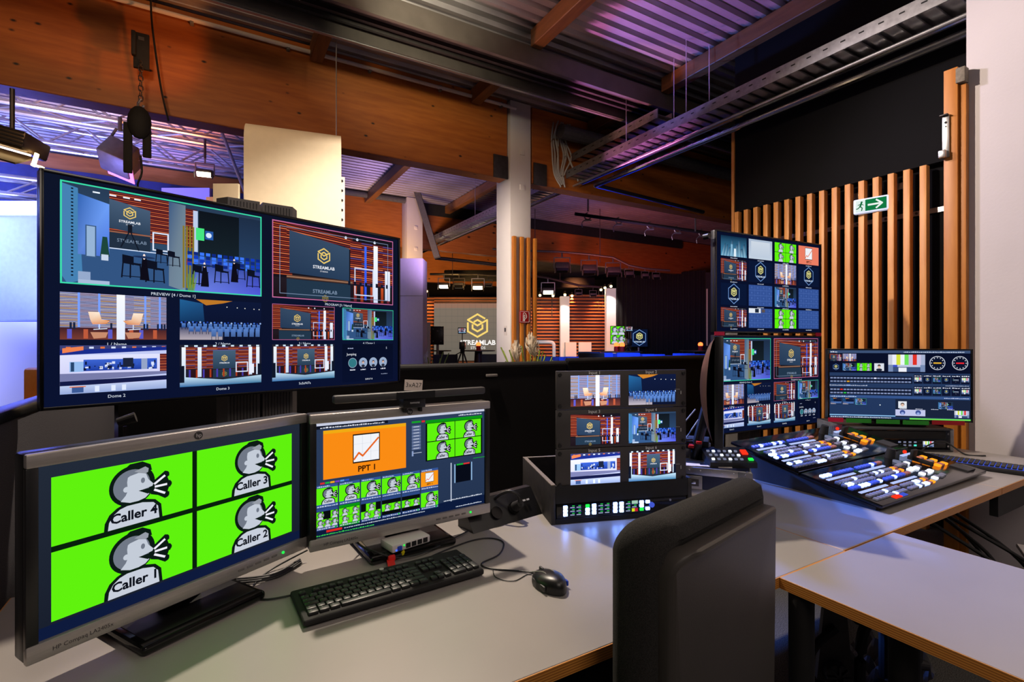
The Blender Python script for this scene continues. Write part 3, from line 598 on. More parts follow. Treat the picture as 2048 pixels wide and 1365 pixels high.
tag(B((4.47, 3.235, 1.75), (0.05, 0.03, 3.5)).build('end_batten', 'timber'), 'tall thin batten closing the far edge of the black board', 'batten')
t = thing('mounting_rail', 'grey metal rail running level behind the battens', 'rail', (4.5, 2.32, 2.31))
B((0, 0, 0), (0.012, 1.75, 0.035)).build('rail', 'alu', t)
mb = MB()
for i in range(9): mb.cyl((-0.006, -0.8 + i * 0.2, 0), (-0.012, -0.8 + i * 0.2, 0), 0.009, n=10)
mb.build('screw', 'steel', t)
for i, (yy, s) in enumerate(((1.83, 'nearest the corner post'), (1.98, 'above the exit sign'), (2.12, 'left of the exit sign'))):
    tag(B((4.497, yy, 2.54), (0.02, 0.05, 0.05), 0.003).build('wall_block', 'alu'), 'small pale block screwed to the black wall, ' + s, 'block', 'blocks above the exit sign')
t = thing('corner_post', 'broad pine post between batten wall and white wall', 'post', (3.93, 1.36, 0))
B((-0.02, -0.0485, 1.515), (0.06, 0.069, 3.03), 0.003).build('post', 'timber2', t); B((-0.007, -0.1, 1.46), (0.044, 0.033, 2.92), 0.002).build('post_strip', 'timber2', t)
tag(B((3.90, 1.262, 2.97), (0.06, 0.045, 0.09), 0.003).build('wood_block', 'boxedge'), 'pale wooden block on the narrow strip of the corner post', 'block')
t = thing('metal_bracket', 'silver perforated strap bracket screwed to the corner post', 'bracket', (3.8743, 1.331, 2.62))
B((0, 0, 0.0), (0.012, 0.035, 0.26), 0.002).build('strap', 'alu', t); B((-0.02, 0.01, -0.11), (0.035, 0.035, 0.045), 0.004).build('foot_block', 'alu', t)
B((-0.012, 0.005, 0.13), (0.03, 0.04, 0.008), 0.002).build('hook', 'steel', t)
MB().cyl((-0.007, 0, 0.085), (-0.0085, 0, 0.085), 0.007, n=10).cyl((-0.007, 0, 0.06), (-0.0085, 0, 0.06), 0.004, n=8).build('screw_hole', 'matte', t)
# exit sign
t = thing('exit_sign', 'glowing green and white escape route sign on the batten wall', 'exit sign', (4.37, 1.97, 2.42), R(-78))
B((0, 0.03, 0), (0.235, 0.045, 0.115), 0.01).build('housing', mat('sign_housing', (200, 214, 245), 0.3, emis=0.55), t)
D = Art(0.2, 0.088); D.rect(0, 0, 1, 1, (18, 120, 66)); D.rect(.0, .0, .32, 1, (225, 240, 235)); 
D.circ(.2, .82, .08, (18, 110, 62)); D.line([(.19, .72), (.15, .45)], .14, (18, 110, 62)); D.line([(.15, .45), (.22, .3), (.2, .08)], .08, (18, 110, 62)); D.line([(.15, .45), (.08, .3), (.03, .28)], .08, (18, 110, 62)); D.line([(.18, .68), (.26, .55)], .06, (18, 110, 62)); D.line([(.18, .68), (.08, .6)], .06, (18, 110, 62))
D.rect(.4, .42, .8, .58, (235, 245, 240)); D.line([(.68, .85), (.86, .5), (.68, .15)], .14, (235, 245, 240))
D.build('sign_face', S1, t, (-0.1, 0.005, -0.044))

# ceiling steel and timber
def lbeam(name, lbl, cat, x0, x1, y0, y1, z0, z1, m, group=None): return tag(B(((x0 + x1) / 2, (y0 + y1) / 2, (z0 + z1) / 2), (x1 - x0, y1 - y0, z1 - z0), 0.006, seg=1).build(name, m), lbl, cat, group)
lbeam('glulam_beam', 'deep knotty glued timber beam crossing above the desk, ending at the near white column', 'beam', -8, 3.10, 5.42, 5.62, 3.37, 4.345, 'beamw')
lbeam('glulam_beam', 'dark glued timber beam running on behind the cable tray from the near column', 'beam', 3.46, 9, 5.42, 5.62, 3.37, 4.345, 'beamw')
lbeam('glulam_beam', 'glued timber beam behind the far column, red-lit at its right end', 'beam', 1.9, 14, 10.45, 10.65, 3.37, 4.345, 'beamr')
lbeam('fascia_beam', 'shallow red-brown timber beam carrying the blue drape at left', 'beam', -8, 1.88, 10.35, 10.5, 4.03, 4.28, 'beamr')
lbeam('glulam_beam', 'orange-lit glued timber beam over the distant stage', 'beam', 0, 8.9, 15.6, 15.8, 3.3, 4.345, 'beamr')
for nm, x in (('at the end of the near beam by the white column', 3.0), ('on the dark beam just right of the near column', 3.58)):
    tag(B((x, 5.41, 3.5), (0.2, 0.02, 0.28), 0.004).build('steel_shoe', 'steel'), 'dark steel shoe plate ' + nm, 'bracket')
t = thing('steel_channel_beam', 'long grey steel ceiling beam with ribbed underside, lit bright at left', 'beam', (3, 4.31, 4.1))
B((0, -0.21, 0.0), (22, 0.02, 0.2)).build('web', 'beamsteel', t); B((0, 0.21, -0.03), (22, 0.02, 0.14)).build('rear_web', 'beamsteel', t)
mb = MB(); mb.box((0, 0, 0.02), (22, 0.42, 0.02))
for k in (-0.1, 0.02, 0.12): mb.box((0, k, 0), (22, 0.03, 0.05))
mb.build('underside', 'steel', t); B((0, 0.235, -0.1), (22, 0.03, 0.015)).build('rear_flange', 'alu', t); B((0, -0.235, -0.1), (22, 0.03, 0.012)).build('front_flange', 'beamsteel', t)
for i, x in enumerate((0.86, 2.65, 4.4)):
    for j, (y0, y1, s) in enumerate(((-2.4, 4.08, 'this side of the steel beam'), (4.55, 5.4, 'between steel beam and near timber beam'), (5.64, 10.4, 'beyond the near timber beam'))):
        lbeam('roof_rafter', '%s roof rafter, %s' % (('leftmost', 'middle', 'rightmost')[i], s), 'rafter', x - 0.06, x + 0.06, y0, y1, 4.18, 4.345, 'rafter', 'rafters under the steel deck')
# conduit along the beam
t = thing('conduit_pipe', 'thin pale conduit clipped along the top of the near timber beam', 'pipe', (0, 5.38, 4.25))
MB().cyl((-3.2, 0, 0.02), (3.2, 0, 0), 0.02, n=10).build('pipe', 'white', t)
for i in range(8): B((-2.6 + i * 0.8, 0.015, 0), (0.03, 0.05, 0.06), 0.004).build('clip', 'grey', t)
tag(MB().cyl((3.75, 5.2, 4.02), (7.5, 5.2, 4.02), 0.09, n=14).build('foam_duct', 'duct'), 'grey insulated pipe behind the near column under the deck', 'pipe')
tag(MB().cyl((1.6, 10.2, 4.29), (3.7, 10.2, 4.29), 0.06, n=12).build('foam_duct', 'duct'), 'grey insulated pipe running to the far column top', 'pipe')
tag(B((0, 0, 0), (0.12, 0.12, 1.5)).build('slanted_duct', 'duct'), 'slanted grey duct beside the far white column', 'pipe')
o = bpy.data.objects['slanted_duct']; o.location = at(853, 445, 10.2); o.rotation_euler = (0, R(-17), YAW)

# columns
def column(x, y, wx, wy, lbl, h=4.34):
    t = thing('white_column', lbl, 'column', (x, y, 0)); B((0, 0, h / 2), (wx, wy, h), 0.008).build('shaft', 'white', t)
    for z in (3.72, 3.28): B((0.02, -wy / 2 - 0.006, z), (0.07, 0.012, 0.07), 0.004).build('bolt_plate', 'white', t)
    return t
c1 = column(3.27, 5.56, 0.30, 0.36, 'white square column in the middle, beside four upright battens')
column(3.55, 10.25, 0.34, 0.34, 'far white column seen just right of the big left television')
o = tag(MB().box((0, 0, 0), (0.004, 0.07, 0.12)).build('paper_notice', 'paper'), 'small printed paper notice on the near white column', 'notice'); o.location = (3.117, 5.5, 1.49)
B((-0.003, 0, 0.01), (0.002, 0.035, 0.05)).build('print', 'dgrey', o)
# battens by the column
for i, (px, s) in enumerate(((1028, 'nearest the white column'), (1043, 'behind the left edge of the hose sign'), (1056, 'behind the right edge of the hose sign'), (1069, 'furthest from the white column'))):
    p = atY(px, 700, 5.34); h = 1.36 + (682 - 473) / F * 6.22
    o = tag(B((0, 0, h / 2), (0.042, 0.05, h), 0.002).build('upright_batten', 'timber2'), 'upright oak-coloured batten by the column, ' + s, 'batten', 'four battens beside the near column'); o.location = (p.x, p.y, 0)
t = thing('fire_hose_sign', 'red square sign with white hose symbol on the battens', 'sign', atY(1049, 634, 5.305), 0)
B((0, 0, 0), (0.155, 0.006, 0.155), 0.002).build('plate', 'red', t)
mb = MB()
for q in ((0, -.065, .134, .004), (0, .065, .134, .004), (-.065, 0, .004, .134), (.065, 0, .004, .134)): mb.box((q[0], -.004, q[1]), (q[2], .002, q[3]))
mb.tube([(-.02, -.004, -.05), (-.02, -.004, .03), (-.005, -.004, .05), (.02, -.004, .03), (.03, -.004, -.005), (.005, -.004, -.03), (-.002, -.004, -.05)], .004, 6); mb.box((-.012, -.004, -.05), (.03, .003, .006)); mb.tube([(-.008, -.004, -.04), (-.006, -.004, .02), (.008, -.004, .01), (.0, -.004, -.02)], .003, 6)
mb.build('hose_symbol', 'sw', t)

# cable trays
def tray(name, lbl, x0, x1, y0, y1, z, n, pipes=True):
    t = thing(name, lbl, 'cable tray', ((x0 + x1) / 2, (y0 + y1) / 2, z)); L = y1 - y0; W = x1 - x0
    for s in (-1, 1): B((s * W / 2, 0, 0.04), (0.012, L, 0.1), 0).build('side_rail', 'galv', t)
    mb = MB()
    for i in range(n):
        yy = -L / 2 + (i + 0.5) * L / n; mb.box((0, yy, 0), (W, L / n * 0.62, 0.012)); mb.box((0, yy + L / n * .31, 0.012), (W, 0.008, 0.03))
    mb.box((0, 0, 0.028), (W, L, 0.004)); r = mb.build('tray_floor', 'alu', t); r['kind'] = 'stuff'
    mb = MB()
    for i in range(int(n * 0.9)): mb.box((-W / 2 - 0.007, -L / 2 + (i + .5) * L / (n * .9), 0.05), (0.003, L / n * 0.3, 0.009))
    mb.build('perforation', 'matte', t)['kind'] = 'stuff'; return t
tray('cable_tray', 'long galvanised cable tray running from the white wall into the studio', 4.0, 4.36, 1.3, 11.6, 3.53, 92)
tray('cable_tray', 'short upper cable tray hung above the long one near the column', 4.1, 4.32, 3.9, 5.7, 3.78, 12)
for i, (x, z, y1, s) in enumerate(((4.2, 3.47, 11.4, 'upper silver pipe hanging right under the long cable tray'), (4.28, 3.40, 5.15, 'lower silver pipe under the cable tray, turning off at its far end'), (4.12, 3.44, 11.0, 'thin outer pipe under the long cable tray'))):
    mb = MB().cyl((x, 1.27, z), (x, y1, z), (0.028, 0.03, 0.014)[i], n=14)
    if i == 1: mb.ball((x, y1, z), .032).cyl((x, y1, z), (6.5, y1 + .1, z - .04), .03, n=14)
    tag(mb.build('silver_pipe', 'chrome' if i < 2 else 'alu'), s, 'pipe', 'pipes under the cable tray')
for i, (x, y, z, s) in enumerate(((4.02, 4.3, 3.6, 'nearest the room corner'), (4.18, 3.75, 3.6, 'over the lit purple ceiling'), (4.02, 3.45, 3.6, 'by the black board'), (4.3, 3.4, 3.6, 'closest to the black board'), (4.0, 6.6, 3.6, 'just left of the near column'), (4.3, 6.8, 3.6, 'beyond the near column'), (4.02, 8.2, 3.6, 'far down the tray'), (0.92, 4.7, 2.7, 'holding the cream panel'))):
    tag(MB().cyl((x, y, z), (x, y, 4.36), 0.005, n=6).build('hanging_wire', 'alu'), 'thin vertical support wire, ' + s, 'wire', 'support wires from the ceiling')
# bundle of pale cables
t = thing('cable_bundle', 'looped bundle of pale cables hanging behind the near column', 'cables', at(1120, 310, 6.6))
for k in range(9):
    rn = random.Random(k); x = (k - 4) * 0.028
    MB().tube([(x + .03, rn.uniform(-.05, .05), .42), (x - .02, 0, .2), (x * 1.3 + rn.uniform(-.04, .04), 0, 0), (x * .7, .02, -.25), (x * .4 + .05, .02, -.42 + rn.uniform(0, .1))], 0.011, 6).build('cable', 'wcable', t)
for k in range(2): MB().tube([(.12, 0, .42), (.1, 0, .1), (.24, 0, -.18), (.3 + .1 * k, 0, -.3)], 0.011, 6).build('cable', 'wcable', t)
# partitions behind the desks
t = thing('felt_partition', 'grey felt desk partition running along the left end', 'partition', (-0.475, 2.0, 0))
B((0, 0, 0.58), (0.04, 2.5, 1.16), 0.004).build('felt_panel', 'felt', t); B((0, 0, 1.172), (0.05, 2.5, 0.03), 0.006).build('top_rail', 'black', t)
for i, (x0, x1, z, s) in enumerate(((-0.44, 2.4, 1.18, 'left of the joint behind the input monitors'), (2.42, 6.6, 1.2, 'right of the joint behind the input monitors'))):
    t = thing('black_partition', 'black draped partition behind the desks, ' + s, 'partition', ((x0 + x1) / 2, 3.27, 0), 0, 'black partitions behind the desks')
    B((0, 0, z / 2), (x1 - x0, 0.03, z)).build('panel', 'panel', t); MB().cyl((-(x1 - x0) / 2, 0, z), ((x1 - x0) / 2, 0, z), 0.024, n=12).build('top_roll', 'matte', t)
tag(B((1.72, 3.235, 1.11), (0.09, 0.02, 0.02), 0.004).build('rail_clip', 'grey'), 'small grey clip on the black partition above the light bar', 'clip')
o = thing('paper_label', 'handwritten paper label reading 3xA27 stuck on the partition', 'label', at(827, 771, 3.372), 0)
B((0, 0.0, 0), (0.125, 0.003, 0.072)).build('paper', 'paper', o); o.rotation_euler = (0, R(4), 0)
text_part('3xA27', 0.03, 'matte', o, (0, -0.003, -0.012), name='handwriting')
t = thing('gooseneck_microphone', 'small black microphone on a stand behind the left monitor', 'microphone', at(250, 905, 1.75), 0)
MB().cyl((0, 0, 0.0), (0, 0, 0.09), 0.006, n=10).build('stem', 'steel', t); MB().cyl((-.02, 0, .105), (.03, 0, .12), 0.015, 0.018, n=14).build('head', 'dgrey', t); MB().lathe([(0.05, -.28), (.05, -.27), (.006, -.26), (.006, 0)]).build('stand', 'black', t)

# cream panel, perforated upright
t = thing('cream_panel', 'cream panel with rolled top edge standing behind the television', 'panel', at(588, 682.5, 3.6) - Vector((0, 0, 1.36)), R(-10))
zt = 2.92; W = 0.64
mb = MB(); pr = [(0, 0.0), (0, zt - .16)] + [(0.16 - 0.16 * math.cos(a), zt - .16 + .16 * math.sin(a)) for a in [R(x) for x in range(10, 91, 10)]] + [(0.3, zt), (0.3, zt - .015), (0.16, zt - .015), (.02, zt - .17), (.02, 0)]
mb.prism(pr, -W / 2, W / 2, 'yz').build('panel', 'cream', t)
t = thing('perforated_upright', 'white perforated steel upright beside the cream panel', 'upright', at(684, 682.5, 3.75) - Vector((0, 0, 1.36)), R(-10))
B((0, 0, 1.29), (0.04, 0.012, 2.58)).build('strut', 'white', t); B((-0.02, .018, 1.29), (0.004, 0.04, 2.58)).build('flange', 'white', t)
mb = MB()
for i in range(26): mb.cyl((0, -0.006, 0.75 + i * 0.072), (0, -0.008, 0.75 + i * 0.072), 0.009, n=10)
mb.build('hole', 'matte', t)
t = thing('wall_board', 'small cream framed board behind the television top', 'panel', at(453, 392, 3.4), YAW)
B((0, 0, -.1), (0.17, 0.02, 0.36)).build('board', 'cream', t)

# ================================================================== desks
def desk(lbl, x0, x1, y0, y1, legs, zt=0.74):
    t = thing('desk', lbl, 'desk', ((x0 + x1) / 2, (y0 + y1) / 2, 0)); W, L = x1 - x0, y1 - y0
    B((0, 0, zt - 0.014), (W, L, 0.028), 0.0015, seg=1).build('tabletop', 'laminate', t)
    for s, ax in ((-1, 'x'), (1, 'x'), (-1, 'y'), (1, 'y')):
        (B((s * W / 2, 0, zt - 0.0148), (0.004, L, 0.0275)) if ax == 'x' else B((0, s * L / 2, zt - 0.0148), (W, 0.004, 0.0275))).build('edge_band', 'ply', t)
    for (x, y) in legs:
        MB().cyl((x, y, 0.0), (x, y, zt - 0.028), 0.03, n=20).build('leg', 'matte', t)
    if W > 1: B((0, L / 2 - 0.1, zt - .06), (W - .2, 0.04, 0.06)).build('crossbar', 'matte', t)
    return t
desk('left grey desk with plywood edge, carrying the two silver monitors', -0.43, 1.60, 0.79, 1.66, ((-.9, -.3), (.9, .3), (-.9, .3), (.78, -.3)))
desk('middle grey desk under the lit switcher panel', 1.604, 2.855, 0.795, 1.67, ((-.55, .33), (.55, .33)))
desk('right end desk by the white wall', 2.86, 3.69, 0.795, 1.67, ((.33, .35), (-.33, .35)))
desk('bare grey desk in the right foreground', 1.2745, 1.89, -1.2, 0.786, ((-.278, .955), (-.25, .74), (.24, .92), (.24, -.8), (-.24, -.8)))
t = thing('black_side_panel', 'black panel below the right end of the desks', 'panel', (3.3, 0.86, 0)); B((0.2, 0, .36), (0.03, 0.03, .70)).build('upright', 'matte', t); B((0.05, 0, .64), (0.7, 0.03, .13)).build('apron', 'matte', t)

# ------------------------------------------------------------------ silver office monitors
def desk_monitor(lbl, x, y, rz, W, art, name2):
    H = 0.366; z0 = 0.797
    t = thing('desk_monitor', lbl, 'monitor', (x, y, 0.74), rz, 'silver office monitors'); z = z0 - 0.74 + H / 2
    f = B((W / 2, 0.022, z), (W, 0.045, H), 0.006).build('rear_shell', 'black', t)
    tb = B((W / 2, -0.004, z + H / 2 - 0.0125), (W, 0.014, 0.025), 0.003).build('top_bezel', 'silver', t)
    bb = B((W / 2, -0.004, z - H / 2 + 0.016), (W, 0.014, 0.032), 0.003).build('bottom_bezel', 'silver', t)
    for s in (0, 1): B((W * s + (0.009 if s == 0 else -0.009), -0.003, z), (0.018, 0.011, H - .05), 0.002).build('side_bezel', 'black', t)
    D = Art(W - 0.036, H - 0.057); art(D); D.build('display', S1, t, (0.018, -0.0015, z - H / 2 + 0.032))
    B((W / 2, 0.07, 0.12), (0.09, 0.03, 0.22), 0.006).build('stand_neck', 'black', t)
    b = MB().box((W / 2, 0.065, 0.012), (0.265, 0.25, 0.022), None, 0.01, 3).build('base_plate', 'gloss', t)
    B((W / 2, 0.07, 0.0235), (0.235, 0.215, 0.002), 0.0008).build('base_inlay', 'black', b)
    text_part('HP Compaq LA2405x', 0.0075, 'dgrey', bb, (0.035, -0.0115, z - H / 2 + 0.011), align='l')
    o = MB().cyl((W / 2, -0.011, z + H / 2 - 0.0125), (W / 2, -0.0125, z + H / 2 - 0.0125), 0.009, n=20).build('logo_disc', 'dgrey', tb)
    text_part('hp', 0.009, 'sw', tb, (W / 2, -0.0132, z + H / 2 - 0.016), name='logo')
    MB().cyl((W - 0.075, -0.011, z - H / 2 + 0.016), (W - 0.075, -0.013, z - H / 2 + 0.016), 0.0035, n=12).build('power_light', E_G, bb)
    for k in range(5): B((W - 0.1 - k * 0.022, -0.0115, z - H / 2 + 0.016), (0.015, 0.002, 0.005), 0.0008).build('button', 'grey', bb)
    return t
def art_left(D):
    D.rect(0, 0, 1, 1, (24, 30, 44), (34, 42, 56)); D.rect(0, 0, 1, .07, (14, 26, 60)); D.push(.035, .085, .955, .925); quad_callers(D, gap=.02); D.pop()
desk_monitor('silver monitor at left showing four green caller tiles', -0.29, 1.18, R(30.5), 0.575, art_left, 'left')
rm = desk_monitor('silver monitor showing conference software with orange tile', 0.2106, 1.4347, R(4.0), 0.563, ui_callers, 'right')
# light bar on the monitor
t = thing('screen_light_bar', 'dark grey light bar clipped on top of the right silver monitor', 'light bar', (0.2106, 1.4347, 1.163), R(4.0))
B((0.288, -0.035, 0.04), (0.47, 0.026, 0.022), 0.006).build('bar', 'dgrey', t); B((0.286, -0.02, 0.016), (0.07, 0.035, 0.03), 0.003).build('clip', 'black', t)
B((0.262, -0.019, -0.002), (0.006, 0.022, 0.02)).build('hook', 'black', t); B((0.31, -0.019, -0.002), (0.006, 0.022, 0.02)).build('hook', 'black', t)
text_part('tomons', 0.007, 'sw', t, (0.286, -0.0385, 0.014)); B((0.286, -0.049, 0.04), (0.12, 0.001, 0.02)).build('touch_panel', 'black', t)
# network switch on the monitor foot
t = thing('network_switch', 'small white five-port network switch lying on the monitor foot', 'network switch', (0.475, 1.43, 0.7655), R(12))
B((0, 0, 0.011), (0.125, 0.07, 0.022), 0.004).build('housing', 'white', t)
for k in range(4): B((-0.012 + k * 0.019, -0.0345, 0.011), (0.0145, 0.004, 0.013)).build('port', 'matte', t)
B((-.04, -0.035, 0.01), (0.013, 0.012, 0.012), .002).build('network_plug', 'bluec', t); MB().cyl((-.026, -.0365, .015), (-.026, -.038, .015), .0025, n=8).build('status_light', E_G, t); MB().cyl((-.05, -.0355, .006), (-.05, -.037, .006), .002, n=8).build('status_light', E_B, t)
t = thing('network_cable', 'black cable with yellow plug boot and red velcro tie', 'cable', (0.43, 1.432, 0.748))
MB().tube([(0.015, .03, .03), (0.03, .0, .015), (.03, -.035, .01), (-.01, -.05, .01), (-.05, -.04, .028), (-.085, 0, .04), (-.09, .05, .055), (-.05, .1, .05)], 0.0028, 8).build('cable', 'cable', t)
MB().tube([(-.01, -.05, .006), (.05, -.06, .004), (.12, -.04, .004), (.2, .0, .004), (.26, .03, .004)], 0.0022, 8).build('cable', 'cable', t)
MB().tube([(.03, -.03, .01), (.022, -.045, .01)], 0.005, 8, 0).build('plug_boot', 'yel', t)
B((-.012, -.052, .008), (0.02, 0.012, 0.014), .002).build('velcro_tie', 'redv', t); B((-.02, -.076, .004), (0.02, 0.046, 0.002), rot=R(-12)).build('velcro_tail', 'redv', t)
# keyboard
t = thing('keyboard', 'black full-size keyboard lying on the left desk', 'keyboard', (0.1591, 1.156, 0.74), R(3.2))
KW, KD = 0.448, 0.158
m_ = Matrix.Rotation(R(4), 4, 'X')
MB().box((KW / 2, KD / 2, 0.012), (KW, KD, 0.015), Matrix.Translation((KW / 2, KD / 2, 0.012)) @ m_ @ Matrix.Translation((-KW / 2, -KD / 2, -0.012)) if False else None, 0.005, 3).build('case', 'matte', t)
def key(x, y, w=1.0, h=1.0):
    u = 0.019; return B((0.012 + (x + w / 2) * u, 0.012 + (y + h / 2) * 0.0185, 0.0225), (w * u - 0.0025, h * 0.0185 - 0.0025, 0.008), 0.002, seg=2)
rows = [[1.25, 1.25, 1.25, 6.25, 1.25, 1.25, 1.25, 1.25], [1.25] + [1] * 11 + [2.75], [1.75] + [1] * 12 + [1.25], [1.5] + [1] * 12 + [1.5], [1] * 13 + [2]]
spec = []
for j, r_ in enumerate(rows):
    x = 0
    for w_ in r_: spec.append((x, j + 0.1, w_, 1)); x += w_
for i in range(12): spec.append((1.6 + i * 1.0 + (i // 4) * 0.45 + 0.0, 5.6, 0.92, .75))
spec.append((0, 5.6, .92, .75))
for i in range(3): spec += [(15.35 + i, 5.6, .95, .75), (15.35 + i, 4.1, 1, 1), (15.35 + i, 3.1, 1, 1), (15.35 + i, .1, 1, 1)]
spec.append((16.35, 1.1, 1, 1))
for j in range(4):
    for i in range(3): spec.append((18.65 + i, 1.1 + j, 1, 1))
spec += [(18.65, .1, 2, 1), (20.65, .1, 1, 1), (21.65, .1, 1, 2), (21.65, 2.1, 1, 2), (21.65, 4.1, 1, 1)]
kc = {}
for (x, y, w_, h) in spec:
    if (w_, h) not in kc:
        o = key(-w_ / 2, -h / 2, w_, h).build('key', 'keycap', t); kc[(w_, h)] = o; o.location = ((x + w_ / 2) * .019, (y + h / 2) * .0185, 0)
    else:
        o = kc[(w_, h)].copy(); COL.objects.link(o); o.parent = t; o.location = ((x + w_ / 2) * .019, (y + h / 2) * .0185, 0)
mb = MB(); lt = 'QWERTZUIOP'
for (x, y, w_, h) in spec: mb.box((0.012 + (x + .35 * w_) * .019, .012 + (y + .62 * h) * .0185, .0267), (.0032, .0022, .0003))
mb.build('legend', 'legend', t)['kind'] = 'stuff'
MB().cyl((0.222, KD - .009, .0195), (0.222, KD - .009, .0205), 0.006, n=18).build('logo_disc', 'sw', t)
MB().tube([(.2, KD - .003, .012), (.15, KD + .02, .004), (.08, KD + .02, .004), (.0, KD + .01, .004), (-.06, KD + .03, .004), (-.07, KD + .1, .004), (-.02, KD + .18, .005), (.08, KD + .2, .03)], .0024, 8).build('cable', 'cable', t)
# mouse
t = thing('computer_mouse', 'black wired mouse on the desk beside the keyboard', 'mouse', (0.725, 1.055, 0.74), R(-2))
def mfn(u, v):
    a = -math.pi + 2 * math.pi * u; r_ = v; L = 0.062; W = 0.036 + 0.005 * math.cos(a * 2)
    x = W * math.cos(a) * math.sin(r_ * math.pi / 2) * .95; y = L * math.sin(a) * math.sin(r_ * math.pi / 2)
    z = 0.036 * math.cos(r_ * math.pi / 2) ** .55 * (1 - 0.25 * (y / L) ) if v < 1 else 0.0
    return (x, y, max(z, 0.001))
MB().grid(mfn, 28, 12).build('shell', 'black', t, ang=70)
B((0, .036, .0275), (.007, .018, .012), .003).build('scroll_wheel', 'dgrey', t); MB().tube([(-.02, .05, .02), (-.012, .0, .035), (-.017, -.045, .022)], .0013, 6).build('seam', 'silver', t)
MB().tube([(.018, .05, .02), (.012, .0, .035), (.018, -.045, .022)], .0013, 6).build('seam', 'silver', t); B((.034, -.005, .012), (.006, .06, .014), .003).build('side_grip', 'bluec', t); B((-.034, -.005, .012), (.006, .06, .014), .003).build('side_grip', 'dgrey', t)  # blue of the one side grip is a painted reflection
MB().tube([(0, .06, .008), (-.03, .1, .003), (-.09, .15, .003), (-.1, .19, .003), (-.03, .22, .003), (.02, .29, .003), (0, .34, .003), (-.06, .35, .003), (-.16, .32, .003), (-.25, .28, .003)], .0022, 8).build('cable', 'cable', t)
MB().tube([(-.085, .15, .002), (-.1, .1, .002), (-.07, .06, .002), (-.02, .075, .002), (0, .06, .006)], .0012, 8).build('cable_loop', 'cable', t)
# power strip
t = thing('power_strip', 'black two-socket desk power strip behind the right silver monitor', 'power strip', (0.84, 1.53, 0.74), R(9))
MB().prism([(-.05, 0), (.04, 0), (.04, .085), (.015, .085)], -.14, .16, 'yz').build('housing', 'black', t)
tf = Matrix.Rotation(R(-37), 4, 'X')
for x in (-.03, .045): MB().cyl((x, -.023, .035), (x, -.031, .045 - .004), .021, n=24).build('socket', 'gloss', t)
for x in (.1, .118): B((x, -.018, .052), (.012, .004, .006), rot=tf).build('usb_port', 'sw', t)
t2 = thing('power_plug', 'round black mains plug in the power strip, cable looping over', 'plug', (0.895, 1.51, 0.79), R(9))
MB().cyl((0, 0, -.008), (0, -.03, .012), .018, .014, n=20).build('plug_body', 'matte', t2); MB().tube([(0, -.025, .01), (-.01, -.03, .04), (-.035, -.01, .055), (-.06, .03, .03), (-.065, .07, -.02)], .0055, 8).build('cable', 'cable', t2)
# small loose cables at back
for i, (pts, s) in enumerate((([(1.0, 1.6, .745), (1.03, 1.57, .75), (1.06, 1.58, .745), (1.08, 1.55, .745)], 'between power strip and black tray'), ([(.2, 1.5, .745), (.12, 1.44, .745), (.0, 1.48, .745), (-.05, 1.55, .745)], 'behind the joint of the two silver monitors'))):
    mb = MB()
    for k in range(3): mb.tube([(p[0], p[1] + k * .012, p[2]) for p in pts], .0035, 8)
    tag(mb.build('loose_cable', 'cable'), 'loose black cables on the desk ' + s, 'cable')

# ------------------------------------------------------------------ television with multiview
def television(lbl, loc, rz, W, H, art, mat_=None, tapes=()):
    t = thing('television', lbl, 'television', loc, rz)
    B((W / 2, 0.02, H / 2), (W, 0.035, H), 0.004).build('cabinet', 'black', t); B((W / 2, 0.05, H * .4), (W * .7, 0.04, H * .55), 0.01).build('rear_housing', 'black', t)
    b = 0.009
    for c_, s_ in (((W / 2, 0, H - b / 2), (W, .012, b)), ((W / 2, 0, b / 2), (W, .012, b)), ((b / 2, 0, H / 2), (b, .012, H)), ((W - b / 2, 0, H / 2), (b, .012, H))): B(c_, s_, .001).build('bezel', 'scr_off', t)
    D = Art(W - 2 * b, H - 2 * b); art(D); D.build('display', mat_ or S1, t, (b, 0.0012, b))
    for (x, z, w_, m, tx) in tapes:
        o = lab(B((x, -0.0075, z), (w_, 0.001, 0.024)).build('tape', m, t), {'pink': 'pink tape label', 'greent': 'green tape label', 'redt': 'red tape label'}[m])
    return t
television('large left television showing eleven camera pictures', (-0.412, 1.802, 1.172), R(20.4), 1.196, 0.652, mv_layout)
def tv_stand(lbl, loc, rz, h, cap=True):
    t = thing('television_stand', lbl, 'television stand', loc, rz)
    for s in (-1, 1): MB().prism([(s * .06 - .055, -.05), (s * .06 + .055, -.05), (s * .06 + .055 + (.03 if s > 0 else 0), 0), (s * .06 + .055, .05), (s * .06 - .055, .05), (s * .06 - .055 - (.03 if s < 0 else 0), 0)], 0.05, h, 'xy').build('lift_column', 'grey', t)
    mb = MB()
    for s in (-1, 1):
        for k in range(9): mb.box((s * .06 - .045 + k * .011, -.0505, h / 2 + .02), (.004, .003, h - .06))
    mb.build('ribbing', 'dgrey', t)
    B((0, 0, .03), (.7, .5, .04), .01).build('base_plate', 'matte', t); B((0, -.06, h - .35), (.4, .03, .3)).build('mount_plate', 'matte', t)
    return t
tv_stand('ribbed grey lift stand behind the large left television', (0.14, 2.23, 0), R(8), 1.9)
T1 = television('upper television of the right stack with sixteen small pictures', (2.70, 2.09, 1.413), R(-3.4), 1.08, 0.648, mv16, tapes=((.03, -.006, .09, 'pink', ''), (1.04, -.006, .07, 'pink', '')))
T2 = television('lower television of the right stack with large camera pictures', (2.70, 2.09, .765), R(-3.4), 1.08, 0.634, mv_layout)
tv_stand('grey lift stand under the right pair of televisions', (3.2, 2.25, 0), R(-3), 1.95)
tag(MB().cyl((2.66, 2.1, 2.02), (2.66, 2.14, 2.02), .018, n=16).build('webcam', 'black'), 'small black camera beside the top corner of the right televisions', 'camera')

